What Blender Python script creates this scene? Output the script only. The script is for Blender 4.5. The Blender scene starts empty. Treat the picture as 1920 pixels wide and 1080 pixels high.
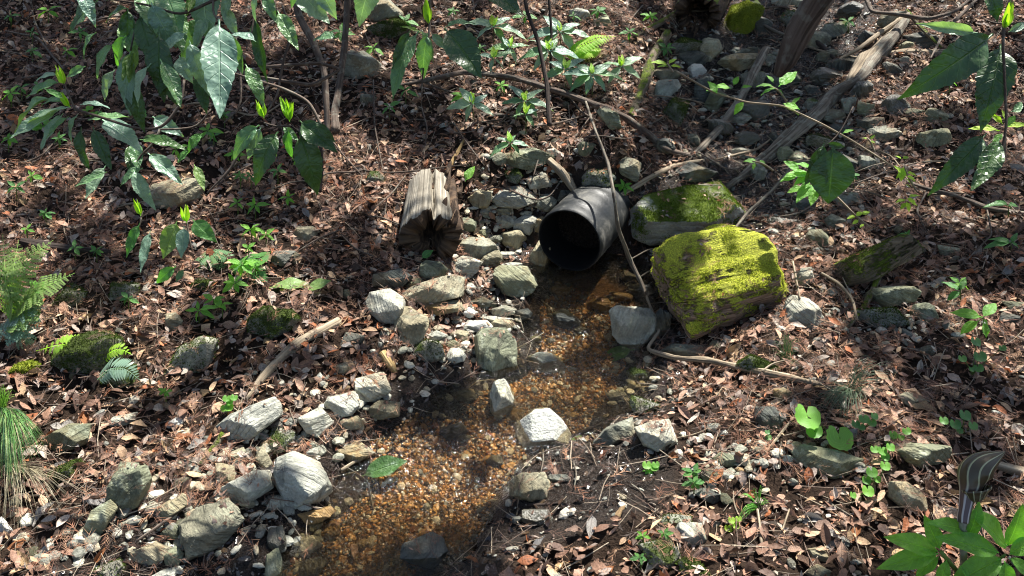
import bpy, math, random
import numpy as np
from mathutils import Vector, Matrix

random.seed(7)
rng = np.random.default_rng(11)
scene = bpy.context.scene
COL = scene.collection
R_ = math.radians

# ------------------------------------------------------------------ camera, world, sun, exposure
F_PX = 1400.0
CAM = np.array([0.0, 0.0, 1.6])
PITCH = R_(30)
cam_data = bpy.data.cameras.new('camera')
cam_data.sensor_width = 36
cam_data.lens = 36 * F_PX / 1920
cam_data.clip_start = 0.05
cam_data.clip_end = 300
cam_data.dof.use_dof = True
cam_data.dof.focus_distance = 2.9
cam_data.dof.aperture_fstop = 20
cam = bpy.data.objects.new('camera', cam_data)
cam.location = CAM
cam.rotation_euler = (math.pi / 2 - PITCH, 0, 0)
COL.objects.link(cam)
scene.camera = cam

SUN_EL, SUN_AZ = R_(60), R_(37)            # azimuth measured from +Y towards +X
SUN = np.array([math.sin(SUN_AZ) * math.cos(SUN_EL), math.cos(SUN_AZ) * math.cos(SUN_EL), math.sin(SUN_EL)])
world = bpy.data.worlds.new('World')
scene.world = world
world.use_nodes = True
wn = world.node_tree
wn.nodes.clear()
sky = wn.nodes.new('ShaderNodeTexSky')
sky.sky_type = 'NISHITA'
sky.sun_disc = False
sky.sun_elevation = SUN_EL
sky.sun_rotation = SUN_AZ
sky.air_density = 1.0
sky.dust_density = 1.8
sky.ozone_density = 0.4
bg = wn.nodes.new('ShaderNodeBackground')
bg.inputs['Strength'].default_value = 0.066
wo = wn.nodes.new('ShaderNodeOutputWorld')
wn.links.new(sky.outputs[0], bg.inputs[0])
wn.links.new(bg.outputs[0], wo.inputs[0])
sun_d = bpy.data.lights.new('sun', 'SUN')
sun_d.energy = 5.0
sun_d.angle = R_(0.53)
sun_d.color = (1.0, 0.965, 0.90)
sun_o = bpy.data.objects.new('sun', sun_d)
sun_o.rotation_euler = Vector(SUN).to_track_quat('Z', 'Y').to_euler()
sun_o.location = (6, 6, 12)
COL.objects.link(sun_o)
scene.view_settings.view_transform = 'Standard'
scene.view_settings.look = 'None'
scene.view_settings.gamma = 1
scene.view_settings.use_curve_mapping = False
scene.view_settings.exposure = 1.5
scene.cycles.filter_width = 1.1

# ------------------------------------------------------------------ numeric noise
_T = rng.random((64, 64, 64)).astype(np.float32)

def vnoise3(x, y, z):
    xi, yi, zi = np.floor(x), np.floor(y), np.floor(z)
    fx, fy, fz = x - xi, y - yi, z - zi
    fx = fx * fx * (3 - 2 * fx); fy = fy * fy * (3 - 2 * fy); fz = fz * fz * (3 - 2 * fz)
    xi = xi.astype(int) & 63; yi = yi.astype(int) & 63; zi = zi.astype(int) & 63
    x1, y1, z1 = (xi + 1) & 63, (yi + 1) & 63, (zi + 1) & 63
    def l(a, b, t): return a + (b - a) * t
    return l(l(l(_T[xi, yi, zi], _T[x1, yi, zi], fx), l(_T[xi, y1, zi], _T[x1, y1, zi], fx), fy),
             l(l(_T[xi, yi, z1], _T[x1, yi, z1], fx), l(_T[xi, y1, z1], _T[x1, y1, z1], fx), fy), fz) * 2 - 1

def fbm(x, y, z=0.0, o=4, g=0.5):
    x = np.asarray(x, float); y = np.asarray(y, float); z = np.asarray(z, float) + 0 * x
    s = 0; a = 1.0; n = 0
    for i in range(o):
        s = s + a * vnoise3(x + 17.3 * i, y + 5.1 * i, z + 9.7 * i)
        n += a; a *= g; x = x * 2.03; y = y * 2.03; z = z * 2.03
    return s / n

def sstep(a, b, x):
    t = np.clip((x - a) / (b - a), 0, 1)
    return t * t * (3 - 2 * t)

# ------------------------------------------------------------------ pixels to rays
FWD = np.array([0, math.cos(PITCH), -math.sin(PITCH)])
UPC = np.array([0, math.sin(PITCH), math.cos(PITCH)])
RGT = np.array([1.0, 0, 0])

def ray(px, py):
    px = np.asarray(px, float); py = np.asarray(py, float)
    d = FWD[None] * 1.0 + RGT[None] * ((px - 960) / F_PX).reshape(-1, 1) + UPC[None] * ((540 - py) / F_PX).reshape(-1, 1)
    return d                                   # unnormalised: depth 1 along the view axis

def to_px(P):
    v = np.asarray(P, float).reshape(-1, 3) - CAM
    dp = np.maximum(v @ FWD, 1e-3)
    return 960 + F_PX * (v @ RGT) / dp, 540 - F_PX * (v @ UPC) / dp

def plane_pt(px, py, z):
    d = ray(px, py)[0]
    return CAM + d * (z - CAM[2]) / d[2]

# channel: pixel centre line, half width (m), water level
def wl(y):
    return np.interp(y, [0.0, 1.5, 1.9, 2.02, 2.35, 2.5, 2.72, 2.9], [-0.10, -0.035, -0.005, 0.035, 0.045, 0.085, 0.125, 0.13])
CH_PX = [(500, 1180, .12), (610, 1090, .13), (715, 1010, .17), (790, 925, .215), (850, 860, .20), (920, 810, .15),
         (1010, 750, .17), (1080, 700, .165), (1085, 640, .15), (1095, 590, .17), (1115, 548, .18), (1090, 508, .14)]
CH = []
for a_, b_, r_ in CH_PX:
    p_ = plane_pt(a_, b_, 0.03)
    for _ in range(4):
        p_ = plane_pt(a_, b_, float(wl(p_[1])))
    CH.append((p_[0], p_[1], r_))
SEEP_PX = [(1235, 500, .12, 2.9), (1400, 470, .2, 3.0), (1450, 350, .34, 3.3), (1380, 240, .42, 3.7), (1450, 120, .42, 4.2), (1470, 20, .45, 4.7), (1480, -60, .35, 5.6)]
SEEP = []
for a_, b_, r_, y_ in SEEP_PX:
    d_ = ray(a_, b_)[0]
    SEEP.append((d_[0] * y_ / d_[1], y_, r_))
WETL_PX = [(1120, 900, .17), (960, 960, .12), (700, 1060, .1), (560, 985, .2), (450, 1060, .2), (250, 1070, .16)]
WETU_PX = [(640, 800, .06), (760, 800, .12), (900, 760, .1), (1000, 640, .1), (980, 590, .08)]
WETU = [(*plane_pt(a_, b_, 0.03)[:2], r_) for a_, b_, r_ in WETU_PX]
WETL = [(*plane_pt(a_, b_, 0.0)[:2], r_) for a_, b_, r_ in WETL_PX]

def chan(X, Y, line):
    """signed distance (negative inside) to a tapering poly-line"""
    best = np.full(np.shape(X), 9.0)
    for (x0, y0, r0), (x1, y1, r1) in zip(line[:-1], line[1:]):
        dx, dy = x1 - x0, y1 - y0
        t = np.clip(((X - x0) * dx + (Y - y0) * dy) / (dx * dx + dy * dy), 0, 1)
        d = np.hypot(X - x0 - t * dx, Y - y0 - t * dy) - (r0 + (r1 - r0) * t)
        best = np.minimum(best, d)
    return best

# pipe placement (its mouth centre on its ray, at a height just above the stream bed)
PIPE_R = 0.138
PIPE_C = plane_pt(1067, 452, 0.262)
PIPE_AZ = R_(27)
PIPE_A = np.array([math.sin(PIPE_AZ), math.cos(PIPE_AZ), 0.03]); PIPE_A /= np.linalg.norm(PIPE_A)

def ground_h(X, Y):
    X = np.asarray(X, float); Y = np.asarray(Y, float)
    ys = [-40, 0.0, 1.3, 2.0, 2.6, 2.85, 3.05, 3.5, 5.0, 8.0, 14.0, 45.0]
    mid = np.interp(Y, ys, [-3, -.16, -.02, .02, .09, .18, .44, .58, 1.02, 2.0, 4.2, 13])
    lef = np.interp(Y, ys, [-3, -.10, .02, .10, .24, .32, .39, .55, 1.00, 2.0, 4.2, 13])
    rig = np.interp(Y, ys, [-3, -.08, .03, .10, .20, .26, .33, .50, .98, 2.0, 4.2, 13])
    axx = np.interp(Y, [p[1] for p in CH], [p[0] for p in CH])
    u = X - axx
    wl_ = sstep(-0.25, -0.8, u); wr_ = sstep(0.25, 0.7, u)
    h = mid * (1 - wl_) * (1 - wr_) + lef * wl_ + rig * wr_
    h = h + 0.10 * np.maximum(-u - 0.4, 0) / (1 + 0.25 * np.maximum(-u, 0)) + 0.11 * np.maximum(u - 0.35, 0) / (1 + 0.25 * np.maximum(u, 0))
    ds = chan(X, Y, SEEP)
    h = h - 0.10 * sstep(0.25, -0.25, ds)
    # hollow to the right of the pipe, under the boulder
    cav = plane_pt(1215, 500, 0.15)
    h = h - 0.10 * np.exp(-((X - cav[0]) ** 2 + (Y - cav[1] - .05) ** 2) / 0.02)
    h = h + 0.05 * fbm(X * 1.9, Y * 1.9, 0, 3) + 0.034 * fbm(X * 7, Y * 7, 3, 3) + 0.011 * fbm(X * 26, Y * 26, 6, 2)
    dc = chan(X, Y, CH) + 0.05 * fbm(X * 5, Y * 5, 9, 3)
    bed = wl(Y) - 0.040 + 0.008 * fbm(X * 14, Y * 14, 12, 2)
    t = sstep(-0.03, 0.10, dc)
    h = np.where(dc < 0.10, bed * (1 - t) + np.maximum(h, bed + 0.01) * t, np.where(Y < 2.9, np.maximum(h, wl(Y) + 0.004), h))
    mc = PIPE_C + PIPE_A * .40
    h = h + .17 * np.exp(-(((X - mc[0]) ** 2 + (Y - mc[1]) ** 2) / .018))
    # keep soil out of the pipe and its mouth
    v0 = (X - PIPE_C[0]) * PIPE_A[0] + (Y - PIPE_C[1]) * PIPE_A[1]
    v1 = np.abs((X - PIPE_C[0]) * PIPE_A[1] - (Y - PIPE_C[1]) * PIPE_A[0])
    lim = PIPE_C[2] - PIPE_R + 0.02 + 1.4 * sstep(.11, .24, v0)
    m = sstep(0.20, 0.14, v1) * sstep(-0.25, -0.12, v0) * sstep(.36, .27, v0)
    h = np.where(v0 < 0.6, h * (1 - m) + np.minimum(h, lim) * m, h)
    return h

def at(px, py):
    d = ray(px, py)
    ts = np.arange(0.9, 9.0, 0.01)
    out = np.zeros((len(d), 3))
    for i, dd in enumerate(d):
        P = CAM + dd[None] * ts[:, None]
        below = P[:, 2] < ground_h(P[:, 0], P[:, 1])
        k = int(np.argmax(below)) if below.any() else len(ts) - 1
        out[i] = P[k]
    return out[0] if len(out) == 1 else out

def depth_of(P):
    return float((np.asarray(P) - CAM) @ FWD)

def gnormal(X, Y, e=0.03):
    hx = (ground_h(X + e, Y) - ground_h(X - e, Y)) / (2 * e)
    hy = (ground_h(X, Y + e) - ground_h(X, Y - e)) / (2 * e)
    n = np.stack([-hx, -hy, np.ones_like(hx)], -1)
    return n / np.linalg.norm(n, axis=-1, keepdims=True)

# ------------------------------------------------------------------ mesh helpers
def np_mesh(name, V, Fc, mats=(), smooth=True, col=None, uv=None, midx=None):
    """Fc: (n,3) or (n,4) int array, or list of both"""
    V = np.asarray(V, np.float32)
    arrs = Fc if isinstance(Fc, list) else [Fc]
    arrs = [np.asarray(a, np.int32) for a in arrs if len(a)]
    me = bpy.data.meshes.new(name)
    nl = sum(a.size for a in arrs); nf = sum(len(a) for a in arrs)
    me.vertices.add(len(V)); me.loops.add(nl); me.polygons.add(nf)
    me.vertices.foreach_set('co', V.ravel())
    me.loops.foreach_set('vertex_index', np.concatenate([a.ravel() for a in arrs]))
    tot = np.concatenate([np.full(len(a), a.shape[1]) for a in arrs])
    st = np.concatenate([[0], np.cumsum(tot)[:-1]])
    me.polygons.foreach_set('loop_start', st.astype(np.int32))
    me.polygons.foreach_set('use_smooth', np.full(nf, smooth))
    if midx is not None:
        me.polygons.foreach_set('material_index', np.asarray(midx, np.int32))
    me.update(calc_edges=True)
    if col is not None:
        a = me.attributes.new('tint', 'FLOAT_COLOR', 'POINT')
        c = np.ones((len(V), 4), np.float32); c[:, :3] = col
        a.data.foreach_set('color', c.ravel())
    if uv is not None:
        a = me.attributes.new('tuv', 'FLOAT_VECTOR', 'POINT')
        c = np.zeros((len(V), 3), np.float32); c[:, :2] = uv
        a.data.foreach_set('vector', c.ravel())
    for m in (mats if isinstance(mats, (list, tuple)) else [mats]):
        me.materials.append(m)
    return me

def link(name, me, parent=None, loc=None, mat4=None):
    o = bpy.data.objects.new(name, me)
    COL.objects.link(o)
    if parent is not None:
        o.parent = parent
    if mat4 is not None:
        o.matrix_basis = Matrix(mat4)
    elif loc is not None:
        o.location = loc
    return o

def empty(name, loc):
    o = bpy.data.objects.new(name, None)
    o.empty_display_size = 0.05
    o.location = loc
    COL.objects.link(o)
    return o

AUTO = []          # (object, description, px, py): labels resolved at the end against landmarks
def tag(o, label, cat, group=None):
    o['label'] = label; o['category'] = cat
    if group: o['group'] = group
    return o

def auto(o, desc, cat, group, px, py):
    o['category'] = cat
    if group: o['group'] = group
    AUTO.append((o, desc, px, py))
    return o

# ------------------------------------------------------------------ materials
def newmat(name):
    m = bpy.data.materials.new(name)
    m.use_nodes = True
    nt = m.node_tree
    nt.nodes.clear()
    return m, nt

class N:
    """small node building helper"""
    def __init__(s, nt): s.nt = nt
    def n(s, t, **k):
        nd = s.nt.nodes.new(t)
        for a, b in k.items():
            setattr(nd, a, b)
        return nd
    def set(s, nd, key, v):
        if hasattr(v, 'is_linked') or hasattr(v, 'links'):
            s.nt.links.new(v, nd.inputs[key])
        else:
            nd.inputs[key].default_value = v
    def noise(s, vec, scale, detail=4, rough=.55, dist=0.0):
        nd = s.n('ShaderNodeTexNoise')
        if vec is not None: s.set(nd, 'Vector', vec)
        s.set(nd, 'Scale', scale); s.set(nd, 'Detail', detail); s.set(nd, 'Roughness', rough); s.set(nd, 'Distortion', dist)
        return nd.outputs['Fac']
    def ramp(s, fac, stops):
        nd = s.n('ShaderNodeValToRGB')
        s.set(nd, 'Fac', fac)
        e = nd.color_ramp.elements
        while len(e) < len(stops): e.new(0.5)
        for i, (p, c) in enumerate(stops):
            e[i].position = p
            e[i].color = (c, c, c, 1) if isinstance(c, (int, float)) else (*c, 1)
        return nd.outputs['Color']
    def mix(s, fac, a, b, bt='MIX'):
        nd = s.n('ShaderNodeMix', data_type='RGBA', blend_type=bt)
        def put(i, v):
            if hasattr(v, 'links'): s.nt.links.new(v, nd.inputs[i])
            elif isinstance(v, (int, float)): nd.inputs[i].default_value = v if i == 0 else (v, v, v, 1)
            else: nd.inputs[i].default_value = (*v[:3], 1)
        put(0, fac); put(6, a); put(7, b)
        return nd.outputs[2]
    def math(s, op, a, b=0.0, c=None, clamp=False):
        nd = s.n('ShaderNodeMath', operation=op, use_clamp=clamp)
        s.set(nd, 0, a); s.set(nd, 1, b)
        if c is not None: s.set(nd, 2, c)
        return nd.outputs[0]
    def mapping(s, vec, scale=(1, 1, 1), rot=(0, 0, 0), loc=(0, 0, 0)):
        nd = s.n('ShaderNodeMapping')
        s.set(nd, 'Vector', vec)
        nd.inputs['Scale'].default_value = scale; nd.inputs['Rotation'].default_value = rot; 
        if hasattr(loc, 'links'): s.nt.links.new(loc, nd.inputs['Location'])
        else: nd.inputs['Location'].default_value = loc
        return nd.outputs[0]
    def bump(s, h, dist, strength=1.0, nrm=None):
        nd = s.n('ShaderNodeBump')
        s.set(nd, 'Height', h); nd.inputs['Distance'].default_value = dist; nd.inputs['Strength'].default_value = strength
        if nrm is not None: s.set(nd, 'Normal', nrm)
        return nd.outputs[0]
    def bsdf(s, col, rough, nrm=None, spec=.5, **k):
        nd = s.n('ShaderNodeBsdfPrincipled')
        s.set(nd, 'Base Color', col if hasattr(col, 'links') else (*col, 1))
        s.set(nd, 'Roughness', rough); s.set(nd, 'Specular IOR Level', spec)
        if nrm is not None: s.set(nd, 'Normal', nrm)
        for a, b in k.items(): s.set(nd, a.replace('_', ' '), b)
        return nd.outputs[0]
    def out(s, sh):
        o = s.n('ShaderNodeOutputMaterial')
        s.nt.links.new(sh, o.inputs['Surface'])

def attr(h, name, out='Color'):
    nd = h.n('ShaderNodeAttribute', attribute_name=name)
    return nd.outputs[out]

def rock_material(name, dark, light, moss=0.0, wet=0.0, lichen=0.3, ochre=0.15, moss_col=(.055, .08, .013), stain=.55, streak=1.0):
    m, nt = newmat(name); h = N(nt)
    tc = h.n('ShaderNodeTexCoord').outputs['Object']
    oi = h.n('ShaderNodeObjectInfo').outputs['Random']
    off = h.n('ShaderNodeCombineXYZ'); h.set(off, 0, h.math('MULTIPLY', oi, 37.0)); h.set(off, 1, h.math('MULTIPLY', oi, 71.0))
    p = h.mapping(tc, loc=off.outputs[0])
    strata = h.mapping(p, scale=(5, 9, 60), rot=(.2, .15, 0))
    ns = h.noise(strata, 1.3, 5, .6, .6)
    nb = h.noise(p, 9, 6, .6, .3)
    nf = h.noise(p, 130, 3, .6)
    c = h.ramp(nb, [(.25, dark), (.5, tuple((a + b) / 2 for a, b in zip(dark, light))), (.72, light)])
    c = h.mix(h.math('MULTIPLY', h.ramp(ns, [(.38, 1.0), (.5, 0.0)]), h.ramp(h.math('FRACT', h.math('MULTIPLY', oi, 7.3)), [(.2, .1 * streak), (.9, .8 * streak)])), c, tuple(v * .55 for v in dark))
    oc = h.noise(h.mapping(p, loc=(4, 4, 4)), 7, 4, .55)
    c = h.mix(h.math('MULTIPLY', h.ramp(oc, [(.5, 0.0), (.7, 1.0)]), ochre * 2), c, (.30, .19, .07))
    li = h.noise(h.mapping(p, loc=(8, 1, 3)), 22, 5, .65, .4)
    c = h.mix(h.math('MULTIPLY', h.ramp(li, [(.54, 0.0), (.6, 1.0)]), lichen), c, (.42, .45, .34))
    c = h.mix(.35, c, h.mix(1.0, c, h.ramp(nf, [(.3, .45), (.7, 1.5)]), 'MULTIPLY'))
    c = h.mix(.5, c, h.mix(1.0, c, h.ramp(oi, [(0, (.72, .75, .72)), (.5, (1, 1, 1)), (1, (1.25, 1.16, .98))]), 'MULTIPLY'))
    st = h.noise(h.mapping(p, loc=(1, 9, 5)), 5, 5, .6, .5)
    c = h.mix(h.math('MULTIPLY', h.ramp(st, [(.46, 0.0), (.6, 1.0)]), stain), c, h.mix(1.0, c, (.45, .41, .34), 'MULTIPLY'))
    if wet:
        c = h.mix(wet, c, h.mix(1.0, c, .35, 'MULTIPLY'))
    rough = h.ramp(nf, [(.2, max(.12, .72 - .6 * wet)), (.8, max(.25, .95 - .6 * wet))])
    hgt = h.math('ADD', h.math('MULTIPLY', nb, .8), h.math('ADD', h.math('MULTIPLY', ns, .8 * streak), h.math('MULTIPLY', nf, .16)))
    nrm = h.bump(hgt, .022, 1.0)
    if moss > 0:
        gn = h.n('ShaderNodeNewGeometry').outputs['Normal']
        sx = h.n('ShaderNodeSeparateXYZ'); h.set(sx, 0, gn)
        mn = h.noise(h.mapping(p, loc=(2, 7, 1)), 11, 5, .62)
        mk = h.math('ADD', h.math('MULTIPLY', sx.outputs[2], .25), h.math('ADD', mn, moss * .62 - .42))
        mk = h.ramp(mk, [(.42, 0.0), (.54, 1.0)])
        mf = h.noise(p, 260, 3, .7)
        mcol = h.ramp(h.math('ADD', h.math('MULTIPLY', mf, .6), h.math('MULTIPLY', h.noise(p, 30, 3), .4)),
                      [(.3, tuple(v * .35 for v in moss_col)), (.52, moss_col), (.72, (moss_col[0] * 2.1, moss_col[1] * 1.8, moss_col[2] * 1.4))])
        c = h.mix(mk, c, mcol)
        hgt2 = h.math('ADD', h.math('MULTIPLY', h.noise(p, 60, 4, .7), .7), h.math('MULTIPLY', mf, .6))
        n2 = h.bump(hgt2, .022, 1.0)
        mm = h.n('ShaderNodeMix', data_type='VECTOR'); h.set(mm, 0, mk); nt.links.new(nrm, mm.inputs[4]); nt.links.new(n2, mm.inputs[5])
        nrm = mm.outputs[1]
        rough = h.mix(mk, rough, .95)
    h.out(h.bsdf(c, rough, nrm, spec=.35 + .35 * wet))
    return m

RM = {
    'grey': rock_material('stone_grey', (.085, .088, .068), (.30, .30, .235), ochre=.28),
    'pale': rock_material('stone_pale', (.20, .205, .17), (.51, .505, .43), lichen=.35, ochre=.16),
    'white': rock_material('stone_white', (.38, .375, .34), (.58, .57, .52), lichen=.15, ochre=.04, stain=.12, streak=.25),
    'tan': rock_material('stone_tan', (.17, .15, .10), (.36, .325, .22), ochre=.4),
    'olive': rock_material('stone_olive', (.10, .11, .075), (.24, .25, .16), lichen=.4),
    'dark': rock_material('stone_dark', (.045, .05, .045), (.13, .135, .12), lichen=.12),
    'wet': rock_material('stone_wet', (.07, .07, .05), (.22, .21, .16), wet=.75, lichen=.05),
    'ochre': rock_material('stone_ochre', (.22, .12, .035), (.42, .26, .09), wet=.5, ochre=.5, lichen=.05),
    'moss': rock_material('stone_mossy', (.09, .095, .075), (.24, .24, .19), moss=.52),
    'mossy': rock_material('stone_half_mossy', (.13, .13, .11), (.32, .32, .27), moss=.27),
    'edgemoss': rock_material('stone_moss_edged', (.13, .135, .12), (.36, .36, .32), moss=.42, moss_col=(.10, .15, .015), streak=.6, stain=.2),
    'brightmoss': rock_material('stone_moss_bright', (.16, .15, .1), (.3, .28, .2), moss=.85, moss_col=(.22, .26, .02)),
}

def leaf_material(name, base, dark, sheen=.32, spots=0.0, trans=.25, veins=1.0, back=None):
    m, nt = newmat(name); h = N(nt)
    uv = attr(h, 'tuv', 'Vector')
    s = h.n('ShaderNodeSeparateXYZ'); h.set(s, 0, uv)
    u = h.math('ABSOLUTE', s.outputs[0])
    v = s.outputs[1]
    oi = h.n('ShaderNodeObjectInfo').outputs['Random']
    tc = h.n('ShaderNodeTexCoord').outputs['Object']
    nz = h.noise(tc, 4, 4)
    c = h.ramp(nz, [(.3, dark), (.65, base)])
    c = h.mix(.6, c, h.mix(1.0, c, h.ramp(oi, [(0, (.6, .72, .8)), (.5, (1, 1, 1)), (1, (1.35, 1.2, .9))]), 'MULTIPLY'))
    rib = h.ramp(u, [(0.0, 1.0), (.07, 0.0)])
    sv = h.math('SINE', h.math('MULTIPLY', h.math('SUBTRACT', v, h.math('MULTIPLY', u, .16)), 52.0))
    side = h.ramp(sv, [(.9, 0.0), (1.0, .7)])
    vein = h.math('MAXIMUM', rib, h.math('MULTIPLY', side, .45))
    c = h.mix(h.math('MULTIPLY', vein, .55 * veins), c, tuple(min(1, v_ * 1.9 + .04) for v_ in base))
    if spots:
        sp = h.ramp(h.noise(tc, 42, 2), [(.66, 0.0), (.7, 1.0)])
        c = h.mix(h.math('MULTIPLY', sp, spots), c, (.45, .42, .10))
    hgt = h.math('ADD', h.math('MULTIPLY', nz, 1.0), h.math('MULTIPLY', vein, -.5))
    nrm = h.bump(h.math('ADD', hgt, h.math('MULTIPLY', h.noise(tc, 7, 2), 1.2)), .008, .7)
    sh = h.bsdf(c, h.ramp(h.noise(tc, 14, 3), [(.3, sheen), (.7, sheen + .2)]), nrm, spec=.6)
    tr = h.n('ShaderNodeBsdfTranslucent'); h.set(tr, 'Color', h.mix(1.0, c, (1.6, 1.9, .5), 'MULTIPLY'))
    mx = h.n('ShaderNodeMixShader'); mx.inputs[0].default_value = trans
    nt.links.new(sh, mx.inputs[1]); nt.links.new(tr.outputs[0], mx.inputs[2])
    h.out(mx.outputs[0])
    return m

LM = {
    'evergreen': leaf_material('leaf_evergreen', (.15, .28, .12), (.08, .17, .07), .30, spots=.6),
    'bluish': leaf_material('leaf_bluish_sky_sheen', (.25, .37, .27), (.13, .22, .15), .28),  # base colour lightened to stand in for the sky reflected on the leaf
    'darkleaf': leaf_material('leaf_dark', (.045, .105, .022), (.022, .06, .015), .3, spots=.15, trans=.15),
    'palegreen': leaf_material('leaf_pale', (.22, .33, .09), (.12, .22, .05), .4, spots=.3, trans=.35),
    'bright': leaf_material('leaf_bright', (.20, .46, .06), (.12, .31, .04), .42, trans=.45),
    'lime': leaf_material('leaf_lime', (.42, .62, .06), (.28, .48, .04), .45, trans=.5),
    'mid': leaf_material('leaf_mid', (.11, .29, .06), (.06, .17, .04), .36, trans=.35),
}

def tinted(name, rough=.7, spec=.3, bumps=None, trans=0.0, sheen_noise=False):
    m, nt = newmat(name); h = N(nt)
    c = attr(h, 'tint')
    tc = h.n('ShaderNodeTexCoord').outputs['Object']
    nf = h.noise(tc, 220, 3)
    c = h.mix(.6, c, h.mix(1.0, c, h.ramp(nf, [(.3, .5), (.7, 1.5)]), 'MULTIPLY'))
    nrm = h.bump(h.noise(tc, bumps or 90, 3), .006, .7)
    sh = h.bsdf(c, rough, nrm, spec=spec)
    if trans:
        tr = h.n('ShaderNodeBsdfTranslucent'); h.set(tr, 'Color', c)
        mx = h.n('ShaderNodeMixShader'); mx.inputs[0].default_value = trans
        nt.links.new(sh, mx.inputs[1]); nt.links.new(tr.outputs[0], mx.inputs[2])
        sh = mx.outputs[0]
    h.out(sh)
    return m

M_litter = tinted('dead_leaf_litter', .6, .25, trans=.12)
M_wetlit = tinted('wet_litter', .16, .7)
M_needle = tinted('needles', .7, .2)
M_pebble = tinted('pebble', .6, .4)
M_gravel = tinted('gravel_wet', .25, .6)
M_grass = tinted('grass_blade', .45, .4, trans=.3)
M_moss = tinted('moss_blade', .9, .1, trans=.3)
M_canopy = tinted('canopy_leaf', .5, .4, trans=.2)

def dead_leaf_material(name, base, dark):
    m, nt = newmat(name); h = N(nt)
    uv = attr(h, 'tuv', 'Vector')
    s = h.n('ShaderNodeSeparateXYZ'); h.set(s, 0, uv)
    u = h.math('ABSOLUTE', s.outputs[0])
    tc = h.n('ShaderNodeTexCoord').outputs['Object']
    oi = h.n('ShaderNodeObjectInfo').outputs['Random']
    c = h.ramp(h.noise(tc, 30, 5, .65), [(.3, dark), (.62, base)])
    c = h.mix(.7, c, h.mix(1.0, c, h.ramp(oi, [(0, (.7, .7, .74)), (1, (1.25, 1.2, 1.1))]), 'MULTIPLY'))
    rib = h.ramp(u, [(0.0, 1.0), (.09, 0.0)])
    sv = h.math('SINE', h.math('MULTIPLY', h.math('SUBTRACT', s.outputs[1], h.math('MULTIPLY', u, .22)), 60.0))
    side = h.ramp(sv, [(.7, 0.0), (1.0, 1.0)])
    vein = h.math('MAXIMUM', rib, h.math('MULTIPLY', side, .5))
    c = h.mix(h.math('MULTIPLY', vein, .4), c, tuple(v * .5 for v in dark))
    nrm = h.bump(h.math('ADD', vein, h.noise(tc, 60, 3)), .003, .8)
    sh = h.bsdf(c, .55, nrm, spec=.28)
    tr = h.n('ShaderNodeBsdfTranslucent'); h.set(tr, 'Color', c)
    mx = h.n('ShaderNodeMixShader'); mx.inputs[0].default_value = .12
    nt.links.new(sh, mx.inputs[1]); nt.links.new(tr.outputs[0], mx.inputs[2])
    h.out(mx.outputs[0])
    return m
DM = {
    'pinkish brown': dead_leaf_material('dead_leaf_pink', (.39, .265, .2), (.19, .12, .09)),
    'tan': dead_leaf_material('dead_leaf_tan', (.44, .31, .17), (.24, .15, .075)),
    'dark brown': dead_leaf_material('dead_leaf_dark', (.14, .08, .05), (.055, .035, .025)),
    'silver grey': dead_leaf_material('dead_leaf_grey', (.40, .38, .35), (.2, .18, .165)),
    'rusty': dead_leaf_material('dead_leaf_rust', (.36, .15, .06), (.17, .07, .03)),
}

def wood_material(name, dark, light, along=3.0, across=90.0, moss=0.0, rough=.85, moss_col=(.10, .14, .012), lichen=0):
    m, nt = newmat(name); h = N(nt)
    uv = attr(h, 'tuv', 'Vector')
    tc = h.n('ShaderNodeTexCoord').outputs['Object']
    g = h.noise(h.mapping(uv, scale=(across, along, 1)), 1.0, 5, .65, .5)
    nb = h.noise(tc, 14, 5, .6)
    c = h.ramp(g, [(.28, tuple(v * .45 for v in dark)), (.45, dark), (.7, light)])
    c = h.mix(.5, c, h.mix(1.0, c, h.ramp(nb, [(.3, .5), (.7, 1.4)]), 'MULTIPLY'))
    if lichen:
        c = h.mix(h.math('MULTIPLY', h.ramp(h.noise(tc, 35, 4), [(.55, 0.0), (.6, 1.0)]), lichen), c, (.42, .45, .36))
    nrm = h.bump(h.math('ADD', g, h.math('MULTIPLY', nb, .6)), .012, .9)
    r = rough
    if moss:
        gn = h.n('ShaderNodeNewGeometry').outputs['Normal']
        sx = h.n('ShaderNodeSeparateXYZ'); h.set(sx, 0, gn)
        mk = h.math('ADD', h.math('MULTIPLY', sx.outputs[2], .25), h.math('ADD', h.noise(h.mapping(tc, loc=(3, 3, 3)), 13, 5, .62), moss * .62 - .42))
        mk = h.math('ADD', mk, h.math('MULTIPLY', h.math('SUBTRACT', g, .5), .22))
        mk = h.ramp(mk, [(.42, 0.0), (.52, 1.0)])
        mf = h.noise(tc, 240, 3, .7)
        mcol = h.ramp(mf, [(.3, tuple(v * .4 for v in moss_col)), (.52, moss_col), (.72, (moss_col[0] * 2, moss_col[1] * 1.8, moss_col[2] * 1.4))])
        c = h.mix(mk, c, mcol)
        nrm = h.bump(h.math('MULTIPLY', h.math('ADD', mf, h.noise(tc, 60, 3)), mk), .012, .8, nrm)
    h.out(h.bsdf(c, r, nrm, spec=.25))
    return m
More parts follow.
